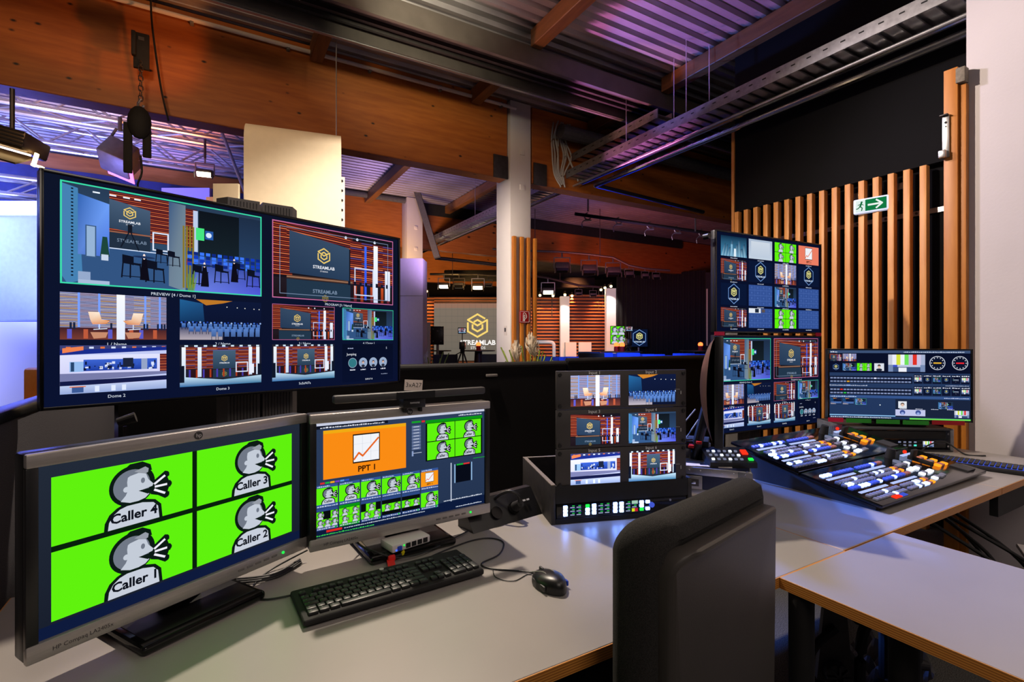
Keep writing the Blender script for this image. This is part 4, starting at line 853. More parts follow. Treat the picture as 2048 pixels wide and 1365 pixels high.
# ------------------------------------------------------------------ rack of input monitors on a black tray box
RZ = R(-18.4); RO = Vector((0.990, 1.3995, 0))
t = thing('tray_box', 'black plywood tray box standing on the desk under the input monitors', 'box', (RO.x, RO.y, 0.74), RZ)
B((-0.012, .2, .066), (.015, .42, .132), .001).build('side_panel', 'boxwood', t); B((-0.012, .2, .134), (.015, .42, .003)).build('raw_rim', 'boxedge', t)
B((.495, .2, .066), (.015, .42, .132), .001).build('side_panel', 'boxwood', t); B((.2415, .402, .066), (.49, .015, .132)).build('rear_panel', 'boxwood', t); B((.2415, .402, .134), (.49, .015, .003)).build('raw_rim', 'boxedge', t); B((.2415, .2, .008), (.49, .4, .014)).build('floor_panel', 'boxwood', t)
B((.2415, -.002, .1), (.49, .015, .06)).build('front_board', 'matte', t); B((.2415, -.002, .009), (.49, .015, .016)).build('front_board', 'matte', t)
t = thing('button_panel', 'black rack unit with glowing blue-white buttons in the tray box', 'control panel', (RO.x, RO.y, 0.757), RZ)
B((.2415, 0.003, .0265), (.482, .02, .052), .002).build('faceplate', 'gloss', t)
def lx(px): return (px - 40) / 1960 * .483
bp = B((0, -.009, 0), (.0145, .006, .0105), .002).build('button', emit('led_unit_blue', (110, 150, 255), 26), t); first = True
for cx, rows_, cols_ in ((165, 3, 'www'), (487, 3, 'gww'), (583, 3, 'www'), (897, 3, 'www'), (992, 3, 'www'), (1297, 3, 'wwg'), (1390, 2, 'ww')):
    for k in range(rows_):
        o = bp if first else dup(bp, parent=t)
        if cols_[k] == 'g': o.data = o.data.copy(); o.data.materials[0] = E_G; o['label'] = 'green lit button'
        first = False; o.location = (lx(cx) * 1.0, 0, .0395 - k * (.0125 if rows_ == 3 else .024))
def lcd(D, red=False):
    D.rect(0, 0, 1, 1, (6, 12, 30)); D.k += 1
    for j in range(3):
        for i in range(2): D.rect(.05 + i * .5, .05 + j * .33, .4 + i * .5, .14 + j * .33, (150, 160, 190), lift=False); D.rect(.2 + i * .5, .2 + j * .33, .4 + i * .5, .28 + j * .33, (40, 190, 70), lift=False)
    D.rect(.0, .34, 1, .35, (80, 100, 200)); D.rect(.0, .67, 1, .68, (80, 100, 200))
    if red: D.rect(.52, 0, .75, .3, (210, 220, 30)); D.rect(.76, 0, 1, .3, (190, 30, 50)); D.rect(.52, .7, 1, 1, (160, 200, 180))
for x0, x1, r_ in ((228, 410, 0), (640, 830, 0), (1050, 1240, 1)):
    D = Art((lx(x1) - lx(x0)), .038); lcd(D, r_); D.build('small_display', S1, t, (lx(x0), -.0075, .008))
MB().cyl((lx(1450), -.007, .028), (lx(1450), -.014, .028), .009, n=20).build('jog_wheel', E_DB, t)
for k in range(2): MB().cyl((lx(1740) + k * .02, -.007, .04 - k * .03), (lx(1740) + k * .02, -.01, .04 - k * .03), .004, n=12).build('screw', 'alu', t)
for k, (nm, f1, f2, s) in enumerate((('Input 5|Input 6', sc_dome2, sc_dome3, 'bottom'), ('Input 3|Input 4', lambda D: sc_program(D, False, None), lambda D: sc_dome1(D, None), 'middle'), ('Input 1|Input 2', sc_chairs, sc_audience, 'top'))):
    t = thing('rack_monitor', '%s dual rack monitor of the stack of three, showing %s' % (s, nm.replace('|', ' and ')), 'rack monitor', (RO.x, RO.y, .86 + k * .1333), RZ, 'stack of three dual rack monitors')
    B((.2415, 0, .066), (.483, .012, .131), .0015).build('faceplate', 'rackface', t); B((.2415, .03, .066), (.44, .05, .12)).build('rear_case', 'matte', t)
    a, b = nm.split('|')
    for q, (x0, f, tx) in enumerate(((.05, f1, a), (.262, f2, b))):
        D = Art(.18, .106); D.rect(0, 0, 1, 1, (0, 0, 0)); f(D); D.build('display', S2, t, (x0, -.0065, .010)); text_part(tx, .011, 'sw2', t, (x0 + .085, -.0068, .1195), name='lettering')
    for x in (.012, .471):
        for z in (.012, .119): MB().cyl((x, -.006, z), (x, -.011, z), .006, n=14).build('screw', 'matte', t)
    B((.462, -.0065, .05), (.002, .001, .012)).build('marking', 'sw', t); text_part('MONITOR', .003, 'sw', t, (.448, -.0066, .06))

# ------------------------------------------------------------------ flight case, small things on it, curved monitor seen edge-on
FA = math.atan2(1.186 - 1.41, 1.736 - 1.57)
t = thing('flight_case', 'navy flight case with aluminium edges and butterfly latch', 'flight case', (1.57, 1.41, .74), FA)
W, L, H = .28, .38, .125
B((W / 2, L / 2, H / 2 + .008), (W - .01, L - .01, H - .016)).build('body', 'navy', t)
for z in (.024, H - .016): B((W / 2, L / 2, z), (W, L, .03), .002).build('edge_profile', 'alu', t)
for x in (0.008, W - .008):
    for y in (0.008, L - .008): B((x, y, H / 2 + .005), (.022, .022, H - .01), .004).build('corner_profile', 'alu', t)
for x in (.02, W - .02):
    for z in (.03, H - .02): B((x, -.002, z), (.05, .004, .034), .006).build('corner_brace', 'galv', t)
mb = MB()
for i in range(7):
    for z in (.02, H - .012): mb.ball((.02 + i * .04, -.003, z), .003, n=8)
mb.build('rivet', 'chrome', t)
l = B((.07, -.003, .066), (.075, .004, .052), .006).build('latch_dish', 'galv', t); B((.07, -.006, .066), (.05, .003, .028), .003).build('latch_recess', 'steel', l); B((.07, -.009, .066), (.028, .004, .012), .002).build('latch_wing', 'chrome', l)
for x in (.03, W - .03): B((x, .03, .004), (.03, .03, .008)).build('foot', 'yel' if False else 'boxedge', t)
def onc(x, y, z=0): c, s = math.cos(FA), math.sin(FA); return (1.57 + x * c - y * s, 1.41 + x * s + y * c, .74 + H - .001 + z)
t = thing('video_converter', 'black and silver video converters with red-tipped cables on the flight case', 'converter', onc(.07, .2), FA)
B((0, 0, .025), (.12, .14, .05), .003).build('housing', 'grey', t); B((0.0, 0, .065), (.11, .12, .026), .003).build('upper_housing', 'matte', t)
for x in (0, .03): B((x - .01, -.085, .06 + x * .6), (.022, .03, .012), .002).build('connector', 'redv', t)
for k in range(4): MB().tube([(x_ * .02 - .03, -.08, .05 + k * .012) for x_ in (0, 1)] + [(-.12, -.1, .06 + k * .008), (-.25, -.02, .05 + k * .01), (-.27, .1, .0)], .0035, 8).build('cable', 'cable', t)
for k in range(3): MB().tube([(-.1 + k * .05, .02, .05), (-.06 + k * .05, .0, .12), (-.0 + k * .04, .02, .2)], .003, 8).build('cable', 'wcable', t)
o = thing('cardboard_strip', 'pale printed leaflet lying on the flight case', 'leaflet', onc(.12, .05, .001), FA + .2); B((0, 0, .002), (.18, .07, .003)).build('sheet', 'paper', o); B((.0, .0, .004), (.05, .03, .001)).build('print', 'navy', o)
t = thing('small_switcher', 'little black video switcher with white buttons and green key', 'video switcher', onc(.2, .1, .001), FA + R(20))
tl = Matrix.Rotation(R(20), 4, 'X')
MB().prism([(-.06, 0), (.07, 0), (.07, .055), (-.06, .02)], -.09, .09, 'yz').build('housing', 'black', t)
for j in range(3):
    for i in range(6): B((-.07 + i * .022, -.035 + j * .032, .029 + j * .0088), (.011, .010, .005), .001, rot=tl).build('button', E_W if (i + j) % 3 == 0 else E_DW, t)
for x, m_ in ((.075, E_G),): B((x, -.035, .029), (.018, .014, .006), .001, rot=tl).build('button', m_, t)
B((.07, .02, .045), (.022, .03, .005), rot=tl).build('button', E_R, t)
# curved display, its back toward us
t = thing('curved_monitor', 'large curved monitor seen edge-on from its bulging back', 'monitor', (1.513, 1.131, .985), R(37))
HH = .392; WW = .62
def cb(u, v):
    x = u * WW; z = (v) * HH; r_ = .03 + .062 * math.sin(math.pi * min(1, max(0, v))) ** .6 * math.sin(math.pi * min(1, u * .96 + .04)) ** .35
    return Vector((x, r_, z))
mb = MB(); mb.grid(cb, 20, 16); mb.build('rear_shell', mat('curved_shell', (84, 62, 50), 0.3, var=.1), t, ang=80)
B((WW / 2, .02, HH / 2), (WW, .03, HH), .004).build('frame', 'black', t)
D = Art(WW - .03, HH - .03); sc_grid(D); D.build('display', S1, t, (.015, .0045, .015))
MB().cyl((.34, .07, .1), (.34, .12, -.12), .02, n=14).build('stand_neck', 'black', t); B((.34, .13, -.118), (.16, .12, .01), .004).build('base_plate', 'black', t)

# ------------------------------------------------------------------ big lit switcher panel
t = thing('vision_mixer', 'wide black vision mixer desk covered with glowing buttons', 'vision mixer', (2.06, .89, .74))
ANG = math.atan2(.05, .29); WX = .96
def panel(y0, z0, L, ang, name):
    m = Matrix.Translation((0, y0, z0)) @ Matrix.Rotation(ang, 4, 'X')
    MB().box((WX / 2, L / 2, -.006), (WX, L, .014), None, .003).build(name, 'gloss', t).matrix_local = m
    return m, L
P0 = panel(0.0, .028, .298, ANG, 'front_panel'); P1 = panel(.302, .082, .325, R(12.5), 'rear_panel')
for x in (.03, WX - .03): MB().prism([(.03, 0), (.6, 0), (.6, .125), (.31, .062), (.03, .012)], x - .012, x + .012, 'yz').build('side_wedge', 'dgrey', t)
B((WX / 2, .45, .035), (WX - .1, .25, .07), .004).build('underbody', 'matte', t)
btn = {}; nb = [0]
lots = {}
def button(m, x, y, w_, d, mt, h=.009):
    k = (round(w_, 4), round(d, 4), mt.name if not isinstance(mt, str) else mt); nb[0] += 1
    L_ = lots.setdefault(k, []); L_.append((m, x, y, w_, d, mt, h))
rn = random.Random(11)
PN = mat('button_grey', (120, 122, 135), .4, emis=.10); PB = mat('button_blue', (58, 84, 200), .4, emis=.35); PR = mat('button_rose', (160, 100, 90), .4, emis=.2)
for (m, L), hot in ((P0, 1), (P1, 2)):
    for r_, yy in enumerate((.035, .062, .125, .152, .178, .24)):
        if yy > L - .02: continue
        base = (PN, PN, PB, PN, PN, PB)[r_]; hi = rn.sample(range(22), 5)
        for i in range(20):
            if i == 10: continue
            x = .03 + i * .0245 + r_ * .004
            mt = E_BW if i in hi else base
            if i >= 18: mt = (PR, E_O, PR)[(i + r_) % 3]
            button(m, x, yy, .018, .017, mt)
    for yy in (.093, .212):
        for x0 in (.03, .28):
            o = B((x0 + .11, yy, .002), (.21, .012, .003), .0008).build('label_strip', E_SL, t); o.matrix_local = m
    for j in range(4):
        for i in range(4): button(m, .56 + i * .03, .05 + j * .045 + (i % 2) * .004, .022, .02, (E_W if rn.random() < .4 else PN))
    for j in range(3):
        for i in range(3): button(m, .78 + i * .034, .12 + j * .04, .026, .024, (E_O, PR, E_O, PN)[(i + j * 2) % 4])
    o = B((.80, .25, .003), (.1, .014, .004)).build('label_strip', E_SL, t); o.matrix_local = m
    o = MB().cyl((.66, .26, 0), (.66, .26, .045), .022, .017, n=20).build('joystick', 'matte', t); o.matrix_local = m
    o = MB().cyl((.62, .215, 0), (.62, .215, .008), .016, n=20).build('control_ring', E_DW, t); o.matrix_local = m
    o = MB().box((.735, .17, .012), (.012, .1, .02), None, .003).box((.735, .20, .035), (.045, .014, .04), None, .004).build('fader_bar', 'matte', t); o.matrix_local = m
    o = MB().ball((.735, .235, .03), .008, n=10).build('fader_light', E_R, t); o.matrix_local = m
    o = MB().prism([(.85, .03), (.93, .03), (.93, .1), (.85, .1)], .0, .004, 'xy').build('numeric_pad', 'dgrey', t); o.matrix_local = m
o = B((.15, .02, .003), (.05, .02, .003)).build('emergency_key', E_R, t); o.matrix_local = P0[0]; o = B((.2, .02, .003), (.04, .02, .003)).build('shift_key', E_DB, t); o.matrix_local = P0[0]
cnt = 0; rest = {}
allb = [b for L_ in lots.values() for b in L_]; allb.sort(key=lambda b: (b[0].translation.y + b[2]))
for b in allb:
    m, x, y, w_, d, mt, h = b
    if cnt < 100:
        k = (w_, d, mt.name)
        if k not in btn: o = B((0, 0, h / 2), (w_, d, h), .002).build('button', mt, t); btn[k] = o
        else: o = btn[k].copy(); COL.objects.link(o); o.parent = t
        o.matrix_local = m @ Matrix.Translation((x, y, 0)); cnt += 1
    else: rest.setdefault(mt.name, []).append(b)
mb = MB(); mats_ = []
for k, L_ in rest.items():
    n0 = len(mb.bm.faces); mats_.append(L_[0][5])
    for m, x, y, w_, d, mt, h in L_: mb.box((0, 0, 0), (w_, d, h), m @ Matrix.Translation((x, y, h / 2)), .002, 1)
    mb.bm.faces.ensure_lookup_table()
    for f in mb.bm.faces[n0:]: f.material_index = len(mats_) - 1
o = mb.build('button_field', mats_[0], t)
for mm in mats_[1:]: o.data.materials.append(mm)
o['kind'] = 'stuff'
# gaming keyboard right
t = thing('backlit_keyboard', 'blue backlit keyboard at the right end of the desks', 'keyboard', (3.24, 1.0, .74), R(-78))
B((0, 0, .01), (.4, .19, .018), .004).build('case', 'matte', t); o = B((0, 0, .0195), (.385, .125, .001)).build('backlight', E_DB, t)
mb = MB()
for j in range(6):
    for i in range(20): mb.box((-.185 + i * .0193, -.055 + j * .0195, .024), (.0155, .0155, .008), None, .002, 1)
o = mb.build('keys', 'keycap', t); o['kind'] = 'stuff'
tag(MB().tube([(3.3, 1.25, .745), (3.4, 1.25, .78), (3.48, 1.2, .8), (3.5, 1.12, .745), (3.55, 1.05, .745)], .004, 8).build('keyboard_cable', 'cable'), 'black cable arching behind the backlit keyboard', 'cable')
# rack unit and its monitor
RA = math.atan2(1.2 - 1.5, 3.55 - 3.10)
t = thing('rack_unit', 'black rack unit in an open grey flight tray below the right monitor', 'rack unit', (3.10, 1.5, .74), RA)
W = .54
for x in (.005, W - .005): B((x, .16, .065), (.02, .36, .128), .003).build('side_frame', 'galv', t)
for z in (.006, .124): B((W / 2, .16, z), (W, .36, .01), .002).build('frame_board', 'dgrey', t)
B((W / 2, .0, .092), (.48, .02, .044), .002).build('blank_panel', 'matte', t); B((W / 2, .0, .042), (.48, .02, .044), .002).build('front_panel', 'gloss', t)
for j in range(2):
    for i in range(4): B((.26 + i * .028, -.011, .052 - j * .018), (.014, .003, .009), .001).build('button', E_DW if (i, j) != (3, 1) else mat('teal_light', (70, 220, 200), .4, emis=1.2), t)
D = Art(.058, .032); bars(D); D.build('small_display', S1, t, (.385, -.0115, .026))
B((.18, -.011, .05), (.07, .002, .005)).build('card_slot', 'dgrey', t)
for x in (.02, W - .02):
    for z in (.03, .1): MB().cyl((x, -.01, z), (x, -.013, z), .006, n=12).build('screw', 'chrome', t)
T3 = television('wide monitor on the rack unit showing switcher software', (3.083, 1.615, .905), math.atan2(1.13 - 1.615, 3.63 - 3.083), .731, .41, ui_switcher, S1,
    tapes=((.04, -.004, .08, 'pink', ''), (.16, -.006, .13, 'greent', ''), (.31, -.007, .12, 'greent', ''), (.45, -.008, .13, 'greent', ''), (.61, -.004, .16, 'redt', '')))
T3['category'] = 'monitor'; T3.name = 'wide_monitor'
B((.365, .11, -.018), (.3, .2, .03), .006).build('stand_base', 'black', T3); MB().cyl((.365, .09, -.01), (.365, .06, .12), .02).build('stand_neck', 'black', T3)

# ------------------------------------------------------------------ office chair in front
t = thing('office_chair', 'black office chair seen from behind in the foreground', 'office chair', (.875, .64, 0), R(12))
bk = thing('tmp', '', ''); bpy.data.objects.remove(bk)
outl = lambda w_, h, r_, n=8: [(sx * (w_ / 2 - r_) + r_ * math.cos(a), sz * (h / 2 - r_) + r_ * math.sin(a)) for sx, sz, a0 in ((1, 1, 0), (-1, 1, 90), (-1, -1, 180), (1, -1, 270)) for a in [R(a0 + k * 90 / n) for k in range(n + 1)]]
def padded(w_, h, r_, y0, y1, zc, ins=.02):
    mb = MB(); rings = []
    for (yy, k) in ((y0, ins), (y0 + .3 * ins, .3 * ins), (y0 + ins, 0), (y1 - ins, 0), (y1 - .3 * ins, .3 * ins), (y1, ins)):
        rings.append([mb.bm.verts.new((x + .0, yy + .06 * (2 * x / w_) ** 2 - .03 * (zz / (h / 2)) ** 2, zz + zc)) for x, zz in outl(w_ - 2 * k, h - 2 * k, r_ - k * .5)])
    n = len(rings[0])
    for a, b in zip(rings, rings[1:]):
        for i in range(n): mb.bm.faces.new((a[i], a[(i + 1) % n], b[(i + 1) % n], b[i]))
    mb.bm.faces.new(rings[0]); mb.bm.faces.new(rings[-1][::-1]); return mb
padded(.485, .62, .06, .0, .085, .735, .03).build('cushion', 'chairfab', t, ang=60)
padded(.43, .60, .05, -.03, .01, .70, .006).build('backrest_shell', 'shell', t, ang=40)
B((0, .06, .36), (.07, .03, .3), .01).build('back_bar', 'matte', t)
MB().box((0, .30, .44), (.5, .46, .09), None, .035, 3).build('seat', 'chairfab', t)
MB().cyl((0, .28, .1), (0, .28, .4), .028, n=16).build('gas_lift', 'steel', t)
for k in range(5):
    a = k * 2 * math.pi / 5 + .3; x, y = .3 * math.cos(a), .28 + .3 * math.sin(a)
    MB().tube([(0, .28, .1), (x, y, .07)], .018, 8, 0).build('base_arm', 'matte', t); MB().cyl((x - .012, y, .028), (x + .012, y, .028), .028, n=16).build('caster', 'matte', t)
# second chair under the bare desk
t = thing('desk_chair', 'black office chair mechanism with star knob under the bare desk', 'office chair', (1.875, .84, 0), R(-40))
MB().box((.12, .1, .5), (.46, .44, .08), None, .03, 3).build('seat', 'matte', t)
o = MB().prism([(-.05, -.12), (.055, -.14), (.035, .1), (-.03, .1)], -.03, -.01, 'xz').build('bracket', 'steel', t); o.location = (-.17, -.1, .42)
k_ = MB().cyl((0, -.03, 0), (0, -.06, 0), .036, n=24)
for i in range(8): a = i * math.pi / 4; k_.box((.022 * math.cos(a), -.064, .022 * math.sin(a)), (.026, .01, .006), Matrix.Rotation(-a, 4, 'Y'))
o = k_.build('star_knob', 'dgrey', t); o.location = (-.17, -.1, .33)
MB().tube([(-.17, -.14, .47), (-.24, -.15, .4), (-.27, -.14, .25), (-.27, -.12, .05)], .012, 8).build('arm_tube', 'matte', t); MB().tube([(-.1, -.13, .3), (-.09, -.13, .45), (-.04, -.1, .5), (.02, -.08, .48)], .016, 8).build('arm_tube', 'matte', t)
MB().cyl((-.02, -.16, .4), (.08, -.14, .38), .02, .014, n=14).build('lever', 'dgrey', t); B((.02, -.14, .26), (.2, .03, .07), .02, rot=Matrix.Rotation(R(25), 4, 'Y')).build('arm_pad', 'matte', t)
B((-.17, -.12, .15), (.04, .02, .3), .004).build('upright', 'dgrey', t); MB().cyl((.1, .1, .08), (.1, .1, .46), .03, n=14).build('gas_lift', 'matte', t)
for k in range(5):
    a = k * 2 * math.pi / 5; MB().tube([(.1, .1, .1), (.1 + .28 * math.cos(a), .1 + .28 * math.sin(a), .06)], .018, 8, 0).build('base_arm', 'matte', t)
def foil(u, v): return Vector((u * .3, v * .25, .03 + .05 * math.sin(u * 17 + v * 5) * math.sin(v * 13 + u * 3) + .02 * math.sin(u * 41)))
o = tag(MB().grid(foil, 30, 26).build('plastic_bag', 'grey', ang=10), 'crumpled silvery plastic bag on the carpet below the bare desk', 'bag'); o.location = (1.95, .8, .12)
# pale chair seat at far right
t = thing('plastic_chair', 'pale moulded plastic chair seat at the right edge', 'chair', (2.97, .55, 0), R(24))
padded(.44, .42, .14, 0, .02, 0, .006).build('seat', 'white', t).matrix_local = Matrix.Translation((.0, .0, .47)) @ Matrix.Rotation(R(-90), 4, 'X')
for x in (-.17, .17):
    for y in (-.15, .17): MB().cyl((x, y, 0), (x * .85, y * .85, .46), .011, n=10).build('leg', 'matte', t)
# cables under the desk
for i in range(5):
    rn = random.Random(i + 40); x = 3.2 + rn.uniform(-.25, .25)
    tag(MB().tube([(x, 1.3, .66), (x + .1, 1.2, .5), (x + .25, 1.05 - .05 * i, .28), (x + .2 + .06 * i, .9 - .06 * i, .06), (x + .5, .7, .02)], .009, 8).build('hanging_cable', 'cable'), 'black cable hanging below the right end of the desks', 'cable', 'cables hanging under the right desks')
tag(B((2.75, 1.35, .6), (.5, .16, .12), .02).build('cable_trough', 'matte'), 'black cable trough below the middle desk', 'cable trough')

# ================================================================== the studio beyond the partition
def qb(px0, py0, px1, py1, d, depth, bev=0):      # solid block facing the desk, front face at distance d
    c = at((px0 + px1) / 2, (py0 + py1) / 2, d) + V * (depth / 2)
    return MB().box(c, ((px1 - px0) / F * d, depth, (py1 - py0) / F * d), Matrix.Rotation(YAW, 4, 'Z'), bev, 2)
def fl(px, d): p = at(px, 682.5, d); return Vector((p.x, p.y, 0))
# lit slat walls of the stage
def slatwall(lbl, px0, px1, py0, py1, d, ang=0, n=30):
    t = thing('stage_slat_wall', lbl, 'slat wall', fl(px0, d), YAW + ang, 'slatted walls of the stage'); W = (px1 - px0) / F * d / math.cos(ang); z1 = Z(py0, d); z0 = Z(py1, d)
    B((W / 2, .12, (z0 + z1) / 2), (W, .02, z1 - z0)).build('backing', 'darkw', t); mb = MB(); h = (z1 - z0) / n
    for i in range(n): mb.box((W / 2, .05, z0 + (i + .5) * h), (W, .07, h * .36))
    mb.build('slats', 'slat', t); return t
slatwall('slatted stage wall left of the logo screen', 838, 869, 594, 735, 17.9, n=21)
slatwall('slatted stage wall strip above the logo screen', 868, 1010, 594, 610, 17.7, n=3)
slatwall('slatted stage plinth below the logo screen', 868, 1010, 722, 745, 17.3, n=3)
slatwall('slatted stage wall between column and first white pillar', 1062, 1121, 594, 735, 17.2, R(3), n=21)
slatwall('slatted stage wall between the two white pillars', 1139, 1213, 588, 735, 16.8, R(6), n=22)
for i, (px0, px1, py0, s) in enumerate(((1121, 1139, 593, 'left'), (1213, 1232, 577, 'right'))):
    tag(qb(px0, py0, px1, 760, 16.6 - i * .3, .3).build('stage_pillar', mat('pillar_white', (232, 226, 224), .6, emis=.22)), 'tall white pillar on the stage, %s of the pair' % s, 'pillar', 'white stage pillars')  # pillar white includes a faint added glow
for i, (px0, px1, s) in enumerate(((1131, 1153, 'just right of the left pillar'), (1160, 1183, 'between the pillars'))):
    tag(qb(px0, 685, px1, 750, 15.9, .35, .01).build('stage_cube', mat('cube_white', (232, 228, 222), .6, emis=.2)), 'white presentation cube on the stage, ' + s, 'cube', 'white cubes on the stage')  # cubes brightened by emission added to their white
t = thing('white_counter', 'white counter with rounded corner at the stage, beside the battens', 'counter', fl(1090, 15.5), YAW)
u = 15.5 / F; MB().tube([(-22 * u, 0, 1.33), (10 * u, 0, 1.33), (17 * u, 0, 1.27), (18 * u, 0, 1.1), (18 * u, 0, .0)], .05, 10).build('counter_frame', mat('counter_white', (240, 236, 230), .5, emis=.3), t)  # counter frame material given a faint added glow
# logo screen
d = 17.6; t = thing('logo_screen', 'big grey stage screen with yellow cube logo and white lettering', 'screen', fl(868, d), YAW)
W, H = (1010 - 868) / F * d, Z(607, d) - Z(724, d); B((W / 2, .06, Z(724, d) + H / 2), (W, .1, H)).build('cabinet', 'dgrey', t)
D = Art(W, H); D.rect(0, 0, 1, 1, (104, 98, 90), (150, 112, 92)); D.rect(0, 0, 1, .92, (106, 100, 90), (126, 112, 98)); D.k += 1
for i in range(1, 12): D.rect(i / 12, 0, i / 12 + .002, 1, (96, 92, 84), lift=False)
for i in range(1, 9): D.rect(0, i / 9, 1, i / 9 + .004, (96, 92, 84), lift=False)
fx = lambda px: (px - 868) / 142; fy = lambda py: (724 - py) / 117
hexlogo(D, fx(955), fy(652), 23.5 / 117, (250, 215, 115), w=.15); D.text('STREAMLAB', fx(956), fy(690), 9.5 / 117, (255, 250, 245), bold=.03); D.text('STUDIOS', fx(956), fy(698.5), 5.3 / 117, (245, 240, 235), bold=.01)
D.build('display', S1, t, (0, 0, Z(724, d)))
# black drapes
def drape(lbl, p0, p1, z0, z1, m, name='drape', fold=.16, amp=.05):
    p0, p1 = Vector(p0), Vector(p1); L = (p1 - p0).length; dr = (p1 - p0) / L; nr = Vector((dr.y, -dr.x, 0)); n = int(L / fold * 6)
    mb = MB(); mb.grid(lambda u, v: p0 + dr * (u * L) + nr * (amp * math.sin(u * L / fold * 2 * math.pi) * (1 - .3 * v) + amp * .5 * math.sin(u * L * 2.7)) + Vector((0, 0, z0 + v * (z1 - z0))), n, 3)
    return tag(mb.build(name, m, ang=80, normals=False), lbl, 'curtain')
a = fl(1233, 16.2); b = fl(1412, 14.6); drape('black drape right of the stage', a, b, 0, Z(548, 15.4), 'drape')
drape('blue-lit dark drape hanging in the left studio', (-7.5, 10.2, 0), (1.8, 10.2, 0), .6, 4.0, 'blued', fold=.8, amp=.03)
tag(qb(1412, 545, 1440, 760, 14.5, .1).build('grey_wall_board', 'dgrey'), 'dark grey wall board at the end of the black drape', 'panel')
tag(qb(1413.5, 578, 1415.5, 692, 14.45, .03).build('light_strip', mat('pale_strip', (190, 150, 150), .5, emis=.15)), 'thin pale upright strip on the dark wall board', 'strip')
tag(qb(842, 522, 1010, 596, 19, .1).build('black_backdrop', 'panel'), 'black backdrop behind the stage lights left of the column', 'backdrop'); tag(qb(1000, 560, 1236, 595, 19.2, .1).build('black_backdrop', 'panel'), 'black backdrop behind the stage lights right of the column', 'backdrop')
tag(qb(888, 540, 1012, 562, 13.7, .2, .03).build('drape_header', 'panel'), 'long black header box above the stage left of the column', 'header'); tag(qb(1060, 555, 1190, 576, 13.8, .2, .03).build('drape_header', 'panel'), 'long black header box above the stage right of the column', 'header')
tag(B((7.65, 10.38, 4.225), (8.5, .05, .24)).build('black_pelmet', 'drape'), 'black cloth hung above the red-lit beam', 'cloth')
# lavender cabinet at far column
t = thing('lavender_cabinet', 'pale lavender cabinet wall right of the large television', 'cabinet', fl(822, 8.2), YAW)
W, H = 60 / F * 8.2, Z(517, 8.2); B((-.05, .2, H / 2), (W, .4, H), .004).build('body', 'lav', t)
for z in (Z(592, 8.2),): B((-.05, -.002, z), (W, .006, .006)).build('seam', 'grey', t)
B((-.22, -.004, 1.1), (.08, .01, .8)).build('side_strip', 'boxedge', t)
# stage lamps
def fixture(lbl, px, py, d, w_, on=True, tilt=0, group='stage lights over the set', rz=0, name='stage_light'):
    t = thing(name, lbl, 'stage light', at(px, py, d), YAW + rz, group); s = w_
    tm = Matrix.Rotation(tilt, 4, 'X')
    MB().box((0, 0, 0), (s, s * .8, s * .5), tm, s * .08).build('housing', 'steel', t)
    ym = 'galv' if on else 'steel'
    for k in (-1, 1): B((k * s * .58, 0, s * .3), (s * .06, s * .12, s * .8)).build('yoke_arm', ym, t)
    B((0, 0, s * .7), (s * 1.2, s * .12, s * .06)).build('yoke', ym, t); MB().cyl((0, 0, s * .7), (0, 0, s * 1.15), s * .06, n=8).build('hook_clamp', ym, t)
    o = MB().box((0, -s * .42, -s * .18), (s * .85, s * .04, s * .28), tm).box((0, -s * .1, -s * .27), (s * .8, s * .55, s * .04), tm).build('lens', E_LAMP if on else 'gloss', t)
    for k in (-1, 1): MB().box((k * s * .55, -s * .5, -s * .28), (s * .03, s * .3, s * .4), Matrix.Translation((0, 0, 0))).build('barn_door', 'steel', t)
    return t
fixture('bright stage light left of the logo screen top', 888, 571, 13.2, .26); fixture('unlit stage light between the two bright ones', 918, 571, 13.3, .26, False); fixture('bright stage light above the yellow logo', 956, 573, 13.1, .28); fixture('small unlit stage light by the near column', 977, 570, 13.2, .18, False)
fixture('lit stage light right of the battens', 1096, 582, 13.2, .3, True); fixture('small hanging stage light by the left pillar', 1157, 588, 13.3, .16, False); fixture('small tilted stage light right of the left pillar', 1186, 590, 13.3, .16, False)
for i, (px, s) in enumerate(((1010, 'beside the battens'), (1124, 'second from the battens'), (1178, 'third from the battens'), (1226, 'fourth from the battens'), (1258, 'small, near the drape edge'), (1290, 'small, over the black drape'), (1312, 'last of the row over the drape'))):
    fixture('dark hooded lamp under the red-lit beam, ' + s, px, (527, 535, 540, 544, 549, 552, 554)[i], 11.4, (.27, .31, .31, .29, .18, .145, .145)[i], False, R(-20), 'dark lamps in a row below the red-lit beam')
def bar_pts(L): return [at(px, py, d) + Vector((0, 0, s * 1.12)) for px, py, d, s in L]
tag(MB().tube(bar_pts([(985, 525, 11.4, .27), (1010, 527, 11.4, .27), (1124, 535, 11.4, .31), (1178, 540, 11.4, .31), (1226, 544, 11.4, .29), (1258, 549, 11.4, .18), (1290, 552, 11.4, .145), (1312, 554, 11.4, .145), (1340, 556, 11.4, .145)]), .025, 8, 0).cyl(at(1070, 512, 11.4), at(1070, 512, 11.4) + Vector((0, 0, 1.2)), .008, n=6).cyl(at(1200, 525, 11.4), at(1200, 525, 11.4) + Vector((0, 0, 1.3)), .008, n=6).build('lamp_bar', 'steel'), 'steel bar holding the dark lamps below the red-lit beam', 'bar'); tag(MB().cyl(at(870, 516, 12.4), at(996, 530, 12.6), .045, n=10).build('lamp_bar', 'steel'), 'dark bar crossing the orange beam left of the near column', 'bar')
